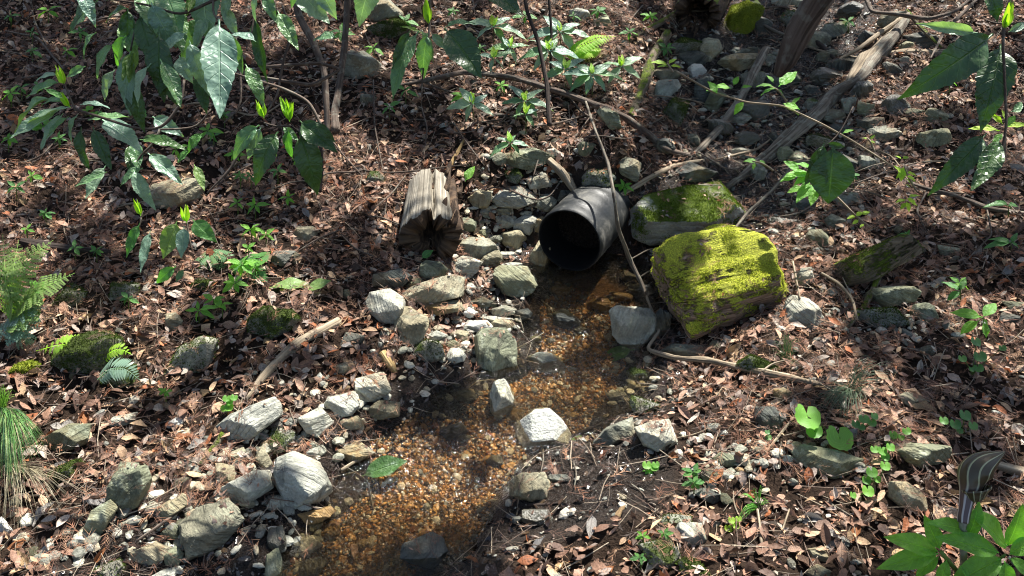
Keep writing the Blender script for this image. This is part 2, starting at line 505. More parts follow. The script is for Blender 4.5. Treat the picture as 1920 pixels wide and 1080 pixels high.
WM = {
    'bark': wood_material('bark_brown', (.085, .06, .045), (.19, .15, .12), lichen=.15),
    'dead': wood_material('wood_bleached', (.22, .17, .115), (.46, .38, .27)),
    'grey': wood_material('wood_grey', (.10, .08, .06), (.30, .26, .205), lichen=.2, across=110),
    'mossy': wood_material('wood_mossy', (.11, .085, .055), (.27, .22, .15), moss=.38),
    'greenstem': wood_material('stem_green', (.10, .16, .03), (.2, .28, .06), across=20, rough=.5),
    'black': wood_material('bark_dark', (.028, .02, .016), (.075, .055, .045)),
    'golden': wood_material('wood_golden', (.26, .17, .07), (.5, .36, .17)),
    'stump': wood_material('wood_stump', (.19, .165, .125), (.50, .455, .37), along=2.2, across=120),
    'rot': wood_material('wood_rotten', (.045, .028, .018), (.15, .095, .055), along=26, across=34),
    'mosslog': wood_material('wood_moss_log', (.16, .105, .07), (.46, .335, .24), moss=.54, moss_col=(.42, .45, .05), along=7, across=120),
}

def ground_material():
    m, nt = newmat('forest_soil'); h = N(nt)
    wet = attr(h, 'tint')
    sx = h.n('ShaderNodeSeparateColor'); h.set(sx, 0, wet)
    w = sx.outputs[0]; bedm = sx.outputs[1]
    tc = h.n('ShaderNodeTexCoord').outputs['Object']
    nb = h.noise(tc, 12, 6, .65); nf = h.noise(tc, 110, 4, .7)
    c = h.ramp(h.math('ADD', h.math('MULTIPLY', nb, .5), h.math('MULTIPLY', nf, .5)), [(.38, (.012, .008, .006)), (.55, (.04, .026, .018)), (.72, (.11, .072, .048))])
    c = h.mix(w, c, h.ramp(nf, [(.3, (.008, .006, .005)), (.7, (.035, .024, .017))]))
    c = h.mix(bedm, c, h.ramp(nf, [(.3, (.05, .025, .008)), (.7, (.16, .085, .028))]))
    rough = h.mix(w, .9, h.ramp(nf, [(.3, .12), (.7, .4)]))
    nrm = h.bump(h.math('ADD', nb, nf), .02, .9)
    h.out(h.bsdf(c, rough, nrm, spec=h.math('ADD', h.math('MULTIPLY', w, .35), .08)))
    return m

def water_material():
    m, nt = newmat('stream_water'); h = N(nt)
    tc = h.n('ShaderNodeTexCoord').outputs['Object']
    turb = attr(h, 'tint')
    sx = h.n('ShaderNodeSeparateColor'); h.set(sx, 0, turb)
    hg = h.math('ADD', h.math('MULTIPLY', h.noise(h.mapping(tc, scale=(1, .6, 1)), 26, 3, .5, 1.0), .5),
                h.math('MULTIPLY', h.math('MULTIPLY', h.noise(tc, 75, 4, .6, 1.5), .8), h.math('ADD', sx.outputs[0], .12)))
    nrm = h.bump(hg, .034, 1.0)
    fr = h.n('ShaderNodeFresnel'); fr.inputs['IOR'].default_value = 1.36; h.set(fr, 'Normal', nrm)
    tr = h.n('ShaderNodeBsdfTransparent'); tr.inputs[0].default_value = (.88, .80, .62, 1)
    gl = h.n('ShaderNodeBsdfGlossy'); gl.inputs['Roughness'].default_value = .06; h.set(gl, 'Normal', nrm)
    mx = h.n('ShaderNodeMixShader'); h.set(mx, 0, h.math('MULTIPLY', fr.outputs[0], 1.4, clamp=True))
    nt.links.new(tr.outputs[0], mx.inputs[1]); nt.links.new(gl.outputs[0], mx.inputs[2])
    h.out(mx.outputs[0])
    return m

def plain(name, col, rough, spec=.5, bump=0.0, scale=60, vary=.3):
    m, nt = newmat(name); h = N(nt)
    tc = h.n('ShaderNodeTexCoord').outputs['Object']
    nz = h.noise(tc, scale, 5, .6)
    c = h.mix(vary, col, h.mix(1.0, col, h.ramp(nz, [(.3, .3), (.7, 1.8)]), 'MULTIPLY'))
    h.out(h.bsdf(c, rough, h.bump(nz, bump or .001, .5), spec=spec))
    return m

# ------------------------------------------------------------------ ground and water
def axis_coords(lo, hi, step, far_lo, far_hi):
    f = np.arange(lo, hi + 1e-6, step)
    a, s = [], step
    x = lo
    while x > far_lo:
        s *= 1.25; x -= s; a.append(x)
    b, s, x = [], step, hi
    while x < far_hi:
        s *= 1.25; x += s; b.append(x)
    return np.array(a[::-1] + list(f) + b)

gx = axis_coords(-3.2, 3.2, .0165, -45, 45)
gy = axis_coords(1.0, 5.1, .0165, -30, 44)
GX, GY = np.meshgrid(gx, gy)
GZ = ground_h(GX, GY)
nx, ny = len(gx), len(gy)
idx = np.arange(nx * ny).reshape(ny, nx)
quads = np.stack([idx[:-1, :-1], idx[:-1, 1:], idx[1:, 1:], idx[1:, :-1]], -1).reshape(-1, 4)

def wetness(X, Y):
    dc = chan(X, Y, CH); ds = chan(X, Y, SEEP); dl = np.minimum(chan(X, Y, WETL), chan(X, Y, WETU))
    n = .09 * fbm(X * 4, Y * 4, 20, 3)
    rb = sstep(.22, .10, dc + n) 
    return np.clip(np.maximum(np.maximum(rb, sstep(.12, -.1, ds + n)), sstep(.1, -.05, dl + n)), 0, 1)
wetv = wetness(GX, GY)
bedv = sstep(-.01, -.06, chan(GX, GY, CH) + .03 * fbm(GX * 7, GY * 7, 30, 2))
gcol = np.stack([wetv, bedv, 0 * wetv], -1).reshape(-1, 3)
me = np_mesh('ground', np.stack([GX, GY, GZ], -1).reshape(-1, 3), quads, ground_material(), col=gcol)
g = link('ground', me); g['kind'] = 'structure'

wx = np.arange(-1.6, 1.2, .012); wy = np.arange(1.0, 2.86, .012)
WX, WY = np.meshgrid(wx, wy)
WZ = wl(WY) + .0025 * fbm(WX * 11, WY * 8, 40, 3)
keep = (ground_h(WX, WY) < WZ + .008) & (chan(WX, WY, CH) < .14)
idx = np.arange(WX.size).reshape(WX.shape)
kq = keep[:-1, :-1] | keep[1:, 1:] | keep[1:, :-1] | keep[:-1, 1:]
wq = np.stack([idx[:-1, :-1], idx[:-1, 1:], idx[1:, 1:], idx[1:, :-1]], -1)[kq]
used = np.unique(wq); remap = np.full(WX.size, -1); remap[used] = np.arange(len(used))
WV = np.stack([WX, WY, WZ], -1).reshape(-1, 3)[used]
turb = np.clip(sstep(2.3, 2.5, WV[:, 1]) + np.exp(-((WV[:, 1] - 1.97) / .07) ** 2) + sstep(1.62, 1.45, WV[:, 1]), 0, 1) * .9 + .05
me = np_mesh('stream_water', WV, remap[wq], water_material(), col=np.repeat(turb[:, None], 3, 1))
w = link('stream_water', me); w['kind'] = 'structure'

# ------------------------------------------------------------------ rocks
def ico(sub):
    import bmesh
    bm = bmesh.new()
    bmesh.ops.create_icosphere(bm, subdivisions=sub, radius=1)
    V = np.array([v.co[:] for v in bm.verts]); Fc = np.array([[v.index for v in f.verts] for f in bm.faces])
    bm.free()
    return V, Fc
ICO = {i: ico(i) for i in (1, 2, 3, 4, 5, 6)}

def rand_rot():
    q = rng.normal(size=4); q /= np.linalg.norm(q)
    w_, x, y, z = q
    return np.array([[1 - 2 * (y * y + z * z), 2 * (x * y - z * w_), 2 * (x * z + y * w_)],
                     [2 * (x * y + z * w_), 1 - 2 * (x * x + z * z), 2 * (y * z - x * w_)],
                     [2 * (x * z - y * w_), 2 * (y * z + x * w_), 1 - 2 * (x * x + y * y)]])

def hull(pts):
    pts = sorted(map(tuple, pts))
    def half(ps):
        o = []
        for p in ps:
            while len(o) > 1 and (o[-1][0] - o[-2][0]) * (p[1] - o[-2][1]) - (o[-1][1] - o[-2][1]) * (p[0] - o[-2][0]) <= 0: o.pop()
            o.append(p)
        return o[:-1]
    return half(pts) + half(pts[::-1])

def ell_poly(cx, cy, w_, h_, rot=0.0):
    n = random.choice([4, 5, 5, 6, 7])
    a0 = random.random() * 6
    pts = []
    for i in range(n):
        a = a0 + (i + random.uniform(-.28, .28)) * 2 * math.pi / n
        x = math.cos(a) * w_ / 2 * random.uniform(.92, 1.22); y = math.sin(a) * h_ / 2 * random.uniform(.92, 1.14)
        pts.append((cx + x * math.cos(rot) - y * math.sin(rot), cy + x * math.sin(rot) + y * math.cos(rot)))
    return pts

ROCKS = []
def solid_from_outline(poly, thick=.8, sub=4, top=.62, rough=.055, grooves=None, sharp=80, lift=0.0, pos=None, block=None):
    """a convex boulder whose outline from the path is `poly`; returns centre, rotation, local verts, faces"""
    P = np.array(hull(poly), float)
    c = P.mean(0); lo, hi = P.min(0), P.max(0)
    wpx, hpx = hi - lo
    if pos is None:
        g_ = at(min(max(c[0], -200), 2100), min(hi[1] - .22 * hpx, 1240))
        d = depth_of(g_)
    else:
        d = pos
    s = d / F_PX
    dh = thick * math.sqrt(wpx * hpx) * .5 * s
    d += lift
    r0 = ray(c[0], c[1])[0]
    Fd = r0 / np.linalg.norm(r0)
    C = CAM + r0 * d
    Rr = np.cross(Fd, [0, 0, 1]); Rr /= np.linalg.norm(Rr)
    U = np.cross(Rr, Fd)
    planes = []
    n = len(P)
    for i in range(n):
        a, b = P[i], P[(i + 1) % n]
        e = b - a
        nn = np.array([e[1], -e[0]]); L = np.linalg.norm(nn)
        if L < 1e-6: continue
        nn /= L
        if nn @ (a - c) < 0: nn = -nn
        dist = (nn @ (a - c)) * s
        n3 = nn[0] * Rr - nn[1] * U
        t = random.uniform(-.22, .22)
        planes.append((n3 * math.cos(t) + Fd * math.sin(t), dist * math.cos(t) + 1e-4))
        for sg in (-1, 1):
            k = random.uniform(.45, .8)
            q = n3 * math.cos(k) + sg * Fd * math.sin(k)
            planes.append((q, (dist * math.cos(k) + dh * math.sin(k)) * random.uniform(.78, .98)))
    planes.append((-Fd + .25 * rng.normal(size=3), dh * 1.05)); planes.append((Fd, dh))
    upn = np.array([random.uniform(-.25, .25), random.uniform(-.35, .1), 1.0]); upn /= np.linalg.norm(upn)
    ext = abs(upn @ U) * hpx / 2 * s + abs(upn @ Fd) * dh
    planes.append((upn, ext * top))
    for _ in range(5):                          # broken corners
        q = rng.normal(size=3); q[1] = -abs(q[1]); q /= np.linalg.norm(q)
        e_ = max(abs(q @ Rr) * wpx * s / 2, 1e-4) ** 2 + (abs(q @ U) * hpx * s / 2) ** 2 + (abs(q @ Fd) * dh) ** 2
        planes.append((q, math.sqrt(e_) * random.uniform(.80, .98)))
    fr = np.array([random.uniform(-.4, .4), -1.0, random.uniform(-.1, .35)]); fr /= np.linalg.norm(fr)
    planes.append((fr, (abs(fr @ U) * hpx / 2 * s + abs(fr @ Fd) * dh) * .72))
    if block:                                   # a squared-off block: outline walls plus the few given faces
        planes = planes[:3 * n:3]
        for (a1, a2, a3), k_ in block:
            q = a1 * Rr + a2 * U - a3 * Fd; q /= np.linalg.norm(q)
            planes.append((q, k_ * dh))
        planes.append((Fd, dh))
    Nn = np.array([p[0] / np.linalg.norm(p[0]) for p in planes]); D = np.array([max(p[1], 1e-3) for p in planes])
    SV, SF = ICO[sub]
    dirs = SV[:, :1] * Rr * wpx * s / 2 + SV[:, 1:2] * U * hpx * s / 2 + SV[:, 2:] * Fd * dh
    L = np.linalg.norm(dirs, axis=1, keepdims=True); dirs = dirs / L
    q = np.maximum(dirs @ Nn.T, 0) / D
    r = np.power(np.power(q, sharp).sum(1), -1 / sharp)
    V = dirs * r[:, None]
    size = math.sqrt(wpx * hpx) * s
    o = rng.random(3) * 50
    fs = 3.2 / size
    nz = fbm(V[:, 0] * fs + o[0], V[:, 1] * fs + o[1], V[:, 2] * fs + o[2], 5, .55)
    ridg = 1 - np.abs(fbm(V[:, 0] * fs * 1.7 + o[1], V[:, 1] * fs * 1.7 + o[2], V[:, 2] * fs * 1.7 + o[0], 3))
    disp = nz * rough * 1.2 + (ridg - .7) * rough * .5
    V = V * (1 + disp)[:, None]
    if grooves is not None:
        gd, amp, fq = grooves                # direction kept constant, grooves run along it
        gd = gd(Rr, U, Fd); gd = gd / np.linalg.norm(gd)
        lat = V - (V @ gd)[:, None] * gd
        a1 = fbm(lat[:, 0] * fq + (V @ gd) * fq * .06, lat[:, 1] * fq, lat[:, 2] * fq + o[0], 4, .6)
        V = V + (V / np.linalg.norm(V, axis=1, keepdims=True)) * (a1 * amp)[:, None]
    else:                                     # strata ledges
        sn = rng.normal(size=3); sn /= np.linalg.norm(sn)
        hgt = V @ sn / size * 22 + 2 * nz
        V = V * (1 + (.004 if block else random.uniform(.004, .026)) * np.tanh(3 * np.sin(hgt)))[:, None]
        fine = fbm(V[:, 0] * fs * 6 + o[0], V[:, 1] * fs * 6, V[:, 2] * fs * 6, 3, .6)
        V = V * (1 + .022 * fine)[:, None]
    for ax, half_, sgn in ((Rr, wpx * s / 2, 1), (U, hpx * s / 2, -1)):   # fill the measured width and height
        q = V @ ax
        k_ = 2 * half_ / (q.max() - q.min())
        V = V + ax[None] * ((q - (q.max() + q.min()) / 2) * k_ - q)[:, None]
    C = C + Rr * ((lo[0] + hi[0]) / 2 - c[0]) * s - U * ((lo[1] + hi[1]) / 2 - c[1]) * s
    return C, V, SF[:, ::-1], d, (Rr, U, Fd, dh, size)

def rock(kind, geo, desc=None, label=None, thick=.8, top=.62, name='stone', cat='stone', rough=.055, lift=0.0, sub=None, block=None):
    poly = geo if isinstance(geo[0], (tuple, list)) else ell_poly(*geo)
    P = np.array(poly, float); c = P.mean(0)
    if lift == 0 and kind not in ('moss', 'ochre'): poly = [tuple(q) for q in (c + (P - c) * (1.12 if max(np.ptp(P, axis=0)) < 110 else 1.03))]
    P = np.array(poly); wpx, hpx = P.max(0) - P.min(0)
    big = max(wpx, hpx)
    sub = sub or (6 if big > 180 else 5 if big > 60 else 4)
    C, V, SF, d, fr = solid_from_outline(poly, thick, sub, top, rough, lift=lift, block=block)
    Q = rand_rot()
    me = np_mesh(name, V @ Q, SF, RM[kind], smooth=False)
    m4 = np.eye(4); m4[:3, :3] = Q; m4[:3, 3] = C
    o = link(name, me, mat4=m4.tolist())
    grp = 'stones lying by the stream and on the slope'
    if label: tag(o, label, cat, grp)
    else: auto(o, desc or {'grey': 'grey angular stone', 'pale': 'pale grey stone', 'white': 'whitish stone', 'tan': 'tan brown stone', 'olive': 'olive green stone',
                           'dark': 'dark grey stone', 'wet': 'wet glistening stone', 'ochre': 'rusty ochre stone', 'moss': 'moss covered stone', 'mossy': 'partly mossy stone',
                           'brightmoss': 'stone under bright moss'}[kind], cat, grp, c[0], c[1])
    ROCKS.append((o, C, V, SF, kind))
    return o

def moss_fuzz(o, C, V, SF, n, hgt, colr, zmin=-.1, Q=None, thr=.0):
    """tiny moss shoots standing on the up-facing skin; child of o"""
    a, b, c = V[SF[:, 0]], V[SF[:, 1]], V[SF[:, 2]]
    nn = np.cross(b - a, c - a); ar = np.linalg.norm(nn, axis=1); nn = nn / np.maximum(ar, 1e-12)[:, None]
    cen = (a + b + c) / 3
    flip = (nn * cen).sum(1) < 0; nn[flip] *= -1
    pm = sstep(thr - .1, thr + .12, fbm(cen[:, 0] * 12 + 4, cen[:, 1] * 12, cen[:, 2] * 12, 3) + .25 * nn[:, 2])
    wgt = ar * (nn[:, 2] > zmin) * pm
    if wgt.sum() <= 0: return
    k = rng.choice(len(SF), n, p=wgt / wgt.sum())
    r1, r2 = rng.random(n), rng.random(n); fl = r1 + r2 > 1; r1[fl] = 1 - r1[fl]; r2[fl] = 1 - r2[fl]
    p = a[k] + (b[k] - a[k]) * r1[:, None] + (c[k] - a[k]) * r2[:, None]
    up = nn[k] + rng.normal(size=(n, 3)) * .45; up /= np.linalg.norm(up, axis=1, keepdims=True)
    sd = np.cross(up, rng.normal(size=(n, 3))); sd /= np.linalg.norm(sd, axis=1, keepdims=True)
    H = hgt * rng.uniform(.5, 1.3, n)[:, None]
    T = np.stack([p - sd * H * .28, p + sd * H * .28, p + up * H], 1).reshape(-1, 3)
    cc = np.array(colr)[None] * rng.uniform(.5, 1.7, (n, 1)) * np.array([1, 1, 1])[None]
    me_ = np_mesh('moss', T @ Q if Q is not None else T, np.arange(n * 3).reshape(-1, 3), M_moss, smooth=False, col=np.repeat(cc, 3, 0))
    m_ = link('moss', me_, o); m_['kind'] = 'stuff'

big_moss = rock('edgemoss', [(1170, 410), (1198, 366), (1300, 336), (1338, 332), (1392, 388), (1384, 414), (1300, 438), (1235, 468), (1183, 450)],
                label='large flat grey boulder fringed with green moss, right of the black pipe', thick=.9, name='boulder', cat='boulder', block=[((-.08, .75, 1), .62), ((.1, -.8, 1), .86), ((.9, -.3, .6), 1.15), ((-.9, -.1, .7), 1.2)])
white_rock = rock('white', [(965, 797), (1000, 770), (1030, 767), (1050, 785), (1074, 823), (1072, 838), (985, 839), (972, 820)],
                  label='bright white angular rock standing in the stream below the gravel run', thick=.75, name='boulder', cat='boulder', block=[((-.1, .35, 1), .75), ((.15, -1, .5), .9), ((.8, .2, .9), .95), ((-.8, .2, .8), .95)])
L = [
 ('dark', (1300, 324, 72, 34), 'low dark mossy boulder just behind the large grey mossy boulder'),
 ('tan', (1013, 482, 34, 62, .35), 'flat brown stone leaning against the left rim of the black pipe'),
 ('tan', (902, 373, 40, 42), None), ('pale', [(922, 380), (945, 353), (1003, 350), (1004, 380), (970, 391), (925, 388)], 'long pale slab stone above the stone pile left of the pipe'),
 ('grey', (1022, 382, 36, 40), None), ('dark', (1062, 368, 36, 25), None), ('tan', (942, 395, 46, 20), None), ('olive', (878, 422, 34, 30), None),
 ('pale', (908, 399, 20, 18), None), ('olive', (900, 437, 34, 16), None), ('grey', (925, 447, 34, 22), None), ('pale', (945, 415, 36, 28), None),
 ('pale', (984, 420, 42, 40), None), ('tan', (962, 448, 42, 46), None), ('tan', (1012, 420, 24, 36), None),
 ('grey', (893, 467, 76, 40), 'rounded grey boulder in the middle of the stone pile'), ('pale', (873, 501, 54, 38), 'pale block stone at the front of the stone pile'),
 ('tan', (920, 488, 44, 34), None), ('pale', (952, 478, 34, 16), None), ('pale', (958, 499, 40, 14), None),
 ('olive', [(928, 508), (942, 500), (985, 502), (1003, 530), (1000, 550), (975, 557), (945, 550), (932, 530)], 'large greenish block stone at the stream edge below the pipe'),
 ('olive', (810, 508, 50, 36), 'smooth olive stone below the hollow rotten log'), ('dark', (735, 526, 66, 38), 'dark grey wedge stone left of the striped slab'), ('olive', (778, 535, 42, 24), None),
 ('tan', [(758, 570), (762, 548), (850, 520), (867, 530), (866, 558), (800, 568), (770, 576)], 'long striped brown slab stone lying across the left bank'),
 ('tan', (820, 578, 96, 26, -.12), 'thin brown slab stone tucked under the striped slab'),
 ('pale', [(691, 562), (700, 547), (735, 545), (757, 562), (757, 582), (738, 608), (715, 603), (697, 590)], 'round flat pale stone left of the striped slab'),
 ('tan', [(743, 585), (757, 575), (800, 600), (802, 612), (782, 640), (760, 648), (743, 640)], 'tan three-sided stone below the round flat pale stone'),
 ('grey', (903, 568, 36, 24), None), ('white', (880, 586, 30, 18), None), ('pale', (945, 584, 42, 20), None), ('pale', (922, 599, 66, 14), None),
 ('white', (896, 613, 52, 24), None), ('tan', (862, 630, 34, 20), None), ('tan', (942, 608, 42, 20), None),
 ('olive', [(893, 632), (903, 620), (948, 618), (966, 640), (966, 690), (905, 706), (895, 680)], 'upright square green block stone at the water edge'),
 ('pale', (817, 631, 34, 22), None), ('olive', (848, 648, 28, 20), None), ('tan', (870, 648, 18, 16), None), ('pale', (856, 667, 34, 28), None),
 ('pale', (884, 659, 18, 16), None), ('mossy', (805, 660, 54, 42), None),
 ('grey', [(992, 672), (1010, 662), (1030, 663), (1060, 690), (1045, 699), (1000, 692)], 'striped grey stone lying in the shallow upper run'),
 ('dark', (1060, 601, 50, 40), 'black wet stone in the stream below the pipe mouth'),
 ('pale', [(1145, 592), (1155, 580), (1210, 578), (1228, 600), (1225, 640), (1190, 652), (1155, 637)], 'pale block boulder on the right edge of the stream'),
 ('dark', (1242, 610, 34, 62), None), ('olive', (1005, 635, 22, 12), None), ('ochre', (1160, 557, 62, 24), None), ('ochre', (1122, 572, 52, 34), None),
 ('grey', [(1240, 668), (1262, 650), (1328, 644), (1330, 658), (1290, 674)], 'flat grey stone under the long pale branch'), ('mossy', (1193, 703, 36, 26), None), ('tan', (1150, 698, 18, 10), None),
 ('pale', [(407, 795), (450, 768), (520, 755), (530, 778), (527, 792), (465, 826), (440, 815)], 'pale boulder with dark blotches on the left bank'),
 ('mossy', [(503, 845), (525, 800), (550, 815), (555, 830), (530, 846)], 'dark triangular stone at the right end of the blotched pale boulder'),
 ('pale', [(563, 782), (580, 775), (605, 768), (622, 800), (592, 823), (575, 810)], 'pale angular stone beside the dark triangular stone'),
 ('pale', [(608, 762), (622, 742), (668, 740), (672, 765), (655, 781), (615, 781)], 'squarish pale grey stone above the pale angular stone'),
 ('tan', (437, 855, 58, 32), None), ('tan', (496, 862, 30, 44), None),
 ('pale', [(420, 925), (435, 900), (490, 890), (508, 897), (508, 925), (470, 936), (430, 944)], 'pale stone with a white top face, left of the two-faced boulder'),
 ('tan', (420, 890, 44, 46), None),
 ('pale', [(520, 855), (560, 850), (605, 885), (610, 925), (565, 951), (535, 930), (525, 890)], 'big two-faced pale boulder at the left edge of the pool'),
 ('white', (528, 878, 34, 34), None), ('pale', (523, 943, 36, 26), None), ('tan', (465, 945, 28, 20), None),
 ('olive', [(202, 922), (225, 885), (245, 867), (278, 885), (277, 920), (250, 946), (225, 951)], 'pointed olive grey boulder in the dead leaves at lower left'),
 ('olive', [(158, 975), (175, 955), (210, 950), (216, 965), (190, 985), (168, 1003)], 'flat lichened stone in front of the pointed olive boulder'),
 ('grey', [(342, 1032), (345, 965), (385, 948), (440, 950), (454, 1000), (410, 1030), (370, 1034)], 'large streaked grey boulder at the bottom left of the stream'),
 ('tan', (318, 956, 72, 34, -.3), None), ('tan', (285, 1036, 62, 38), None), ('olive', (322, 998, 36, 26), None),
 ('olive', (125, 820, 84, 52), 'domed olive tan stone beside the hanging grass'), ('moss', (130, 883, 62, 46), 'dark moss cushion stone below the domed olive tan stone'),
 ('white', (10, 988, 26, 32), None), ('pale', (40, 1010, 26, 20), None), ('white', (580, 1022, 52, 38, -.4), 'bluish white stone at the bottom edge of the pool'),
 ('ochre', (617, 998, 48, 38, -.6), None), ('ochre', (582, 969, 92, 30), 'flat rusty stone under thin water beside the pool'),
 ('olive', [(495, 1095), (512, 1040), (530, 1032), (530, 1060), (520, 1095)], 'upright slab stone at the bottom edge'), ('wet', (520, 1014, 30, 56, .2), None), ('olive', (326, 1043, 30, 32), None),
 ('pale', (307, 1080, 64, 22), None), ('mossy', (200, 1073, 62, 32), None), ('wet', (585, 1066, 62, 40), None), ('white', (330, 792, 28, 18), None), ('pale', (230, 786, 46, 22), None),
 ('tan', [(282, 372), (300, 345), (350, 338), (385, 355), (375, 380), (330, 391), (290, 387)], 'tan topped boulder beneath the hanging evergreen leaves'),
 ('tan', [(552, 440), (560, 425), (585, 427), (594, 440), (575, 455), (560, 450)], 'small tan cube-like stone alone on the left slope'),
 ('moss', (133, 556, 62, 48), None), ('moss', (170, 662, 132, 78), 'mossy mound stone behind the yellow green fern'), ('moss', (228, 708, 74, 56), None),
 ('brightmoss', (47, 693, 42, 30), 'small bright moss cushion stone at the left edge'),
 ('mossy', [(312, 690), (345, 650), (385, 638), (407, 652), (387, 685), (355, 699)], 'half mossy wedge boulder on the left slope'),
 ('moss', [(465, 625), (475, 590), (505, 572), (550, 590), (562, 610), (530, 630), (490, 638)], 'round dark mossy boulder above the pale stick'),
 ('dark', (530, 484, 56, 30), None), ('grey', (326, 607, 32, 42), None), ('moss', (383, 536, 52, 32), None), ('mossy', (232, 546, 52, 46), None),
 ('pale', [(667, 737), (672, 708), (722, 703), (729, 735), (700, 753), (680, 748)], 'pinkish grey stone with a flat top on the left bank'),
 ('tan', (722, 769, 56, 34), None), ('tan', (658, 794, 46, 26), None), ('tan', (673, 846, 76, 38), 'smooth brown stone beside the floating green leaf'),
 ('pale', [(920, 740), (928, 718), (945, 714), (962, 745), (955, 776), (933, 784), (922, 765)], 'pale rounded stone just upstream of the white rock'),
 ('ochre', (969, 781, 36, 32), None),
 ('grey', [(1118, 836), (1140, 805), (1180, 782), (1190, 812), (1150, 832)], 'flat light grey stone right of the white rock'),
 ('pale', [(1192, 808), (1215, 795), (1245, 785), (1266, 825), (1230, 843), (1212, 836)], 'pale tan block stone on the right bank of the stream'),
 ('tan', [(958, 905), (975, 890), (1020, 888), (1028, 905), (1024, 930), (985, 939), (960, 936)], 'brown topped rock standing in mud below the white rock'),
 ('wet', (1003, 973, 58, 40), None), ('dark', (1047, 897, 42, 15), None), ('wet', (873, 742, 46, 26), None), ('wet', (850, 809, 46, 38), None), ('wet', (868, 823, 30, 18), None),
 ('wet', (927, 864, 32, 22), None), ('mossy', (1200, 761, 58, 34), None), ('ochre', (1070, 778, 24, 15), None),
 ('dark', [(755, 1042), (765, 1015), (810, 1003), (825, 1015), (836, 1050), (800, 1063)], 'dark slate rock at the foot of the pool'),
 ('ochre', (853, 931, 26, 15), None), ('ochre', (683, 1022, 28, 20), None), ('mossy', (1238, 1038, 72, 60), 'grey rock with moss at the bottom right of the stream'), ('mossy', (1264, 980, 62, 30, -.3), None),
 ('olive', [(1488, 872), (1500, 850), (1545, 842), (1625, 845), (1641, 865), (1580, 896), (1520, 896)], 'long flat green boulder on the right bank'),
 ('olive', [(1683, 862), (1700, 840), (1755, 822), (1768, 840), (1755, 873), (1700, 873)], 'pale green boulder behind the striped cobra lily'),
 ('tan', [(1668, 917), (1690, 908), (1730, 920), (1734, 938), (1700, 956), (1675, 950)], 'tan block stone left of the striped cobra lily'),
 ('tan', (1713, 751, 50, 26), None), ('tan', (1467, 739, 34, 24), None), ('olive', (1333, 893, 30, 28), None), ('grey', (1423, 847, 26, 16), None),
 ('pale', (1292, 1000, 54, 48), None), ('moss', (1300, 1066, 62, 40), None), ('tan', (1540, 1076, 62, 30), None), ('tan', (1535, 1040, 36, 20), None), ('pale', (1620, 877, 32, 20), None),
 ('dark', (1440, 782, 54, 40), None), ('olive', (1360, 862, 40, 24), None), ('dark', (1330, 930, 50, 24), None),
 ('pale', [(1470, 602), (1475, 560), (1510, 560), (1541, 590), (1530, 616), (1490, 616)], 'lichen crusted stone at the right end of the mossy log'),
 ('pale', (1510, 521, 32, 40), None), ('olive', [(1625, 572), (1640, 550), (1712, 530), (1700, 556), (1650, 581)], 'flat green grey slab stone below the rotten log'),
 ('mossy', (1640, 597, 104, 36, -.25), None), ('olive', (1733, 588, 46, 36), None), ('moss', (1425, 692, 110, 46), 'low moss bank stone behind the long pale branch'),
 ('dark', (1890, 601, 42, 30), None), ('olive', (1910, 576, 50, 24), None), ('grey', (1565, 416, 36, 26), None),
 ('brightmoss', [(1352, 65), (1370, 15), (1395, 7), (1423, 20), (1412, 50), (1385, 74), (1360, 72)], 'round rock fully covered in moss beside the hollow log end'),
 ('pale', (1477, 2, 66, 20), None), ('mossy', (1490, 37, 42, 42), None), ('tan', (1331, 93, 42, 42), None), ('tan', (1385, 116, 64, 32, -.2), None), ('grey', (1400, 98, 42, 14, -.3), None),
 ('white', (1307, 134, 28, 26), None), ('dark', (1297, 111, 54, 26), None), ('mossy', (1286, 88, 62, 30), None),
 ('pale', [(1228, 188), (1233, 155), (1262, 150), (1273, 160), (1246, 189)], 'pale wedge stone right of the mossy leaning stick'),
 ('grey', (1248, 143, 62, 24), None), ('moss', (1270, 214, 60, 60), 'round mossy boulder in the dark gully'), ('olive', [(1120, 212), (1130, 202), (1155, 215), (1164, 240), (1145, 244)], None),
 ('grey', (1562, 218, 52, 30), 'domed grey stone below the long fallen log'), ('dark', (1575, 244, 42, 26), None), ('grey', (1590, 198, 32, 36, -.5), None), ('grey', (1657, 253, 50, 30), None),
 ('olive', (1753, 219, 38, 30), None), ('olive', (1717, 213, 38, 20), None), ('olive', (1750, 260, 62, 32, -.5), None), ('dark', (1730, 77, 58, 30), None), ('olive', (1700, 91, 24, 26), None),
 ('pale', (1697, 114, 26, 16), None), ('wet', (1410, 208, 52, 46), None), ('dark', (1317, 172, 28, 56), None), ('mossy', (1533, 264, 42, 26), None), ('pale', (1390, 287, 46, 20), None),
 ('grey', [(640, 140), (650, 105), (680, 98), (712, 125), (708, 145), (670, 150)], 'grey green boulder behind the shrub stems'), ('moss', (730, 56, 78, 36), 'mossy topped boulder behind the hanging leaf cluster'),
 ('grey', (713, 22, 74, 40), None), ('olive', (1130, 43, 28, 26), None), ('pale', (1086, 30, 36, 28), None), ('olive', (990, 298, 76, 36), 'tan green boulder at the head of the stone pile'),
 ('grey', (940, 300, 38, 26), None), ('pale', (1011, 341, 46, 40, .5), None), ('mossy', (1120, 336, 62, 48), 'pale stone capped with yellow moss above the pipe'), ('grey', (1180, 316, 52, 34, .5), None),
 ('olive', (1100, 279, 36, 26), None), ('pale', (1037, 287, 26, 16), None), ('grey', (690, 187, 38, 24), None), ('moss', (963, 331, 32, 30), None), ('mossy', (704, 336, 30, 32), None),
 ('dark', (660, 640, 40, 32), None), ('olive', (1340, 190, 40, 46), None), ('wet', (1350, 240, 46, 34), None), ('wet', (1400, 262, 44, 26), None), ('dark', (1460, 262, 40, 30), None),
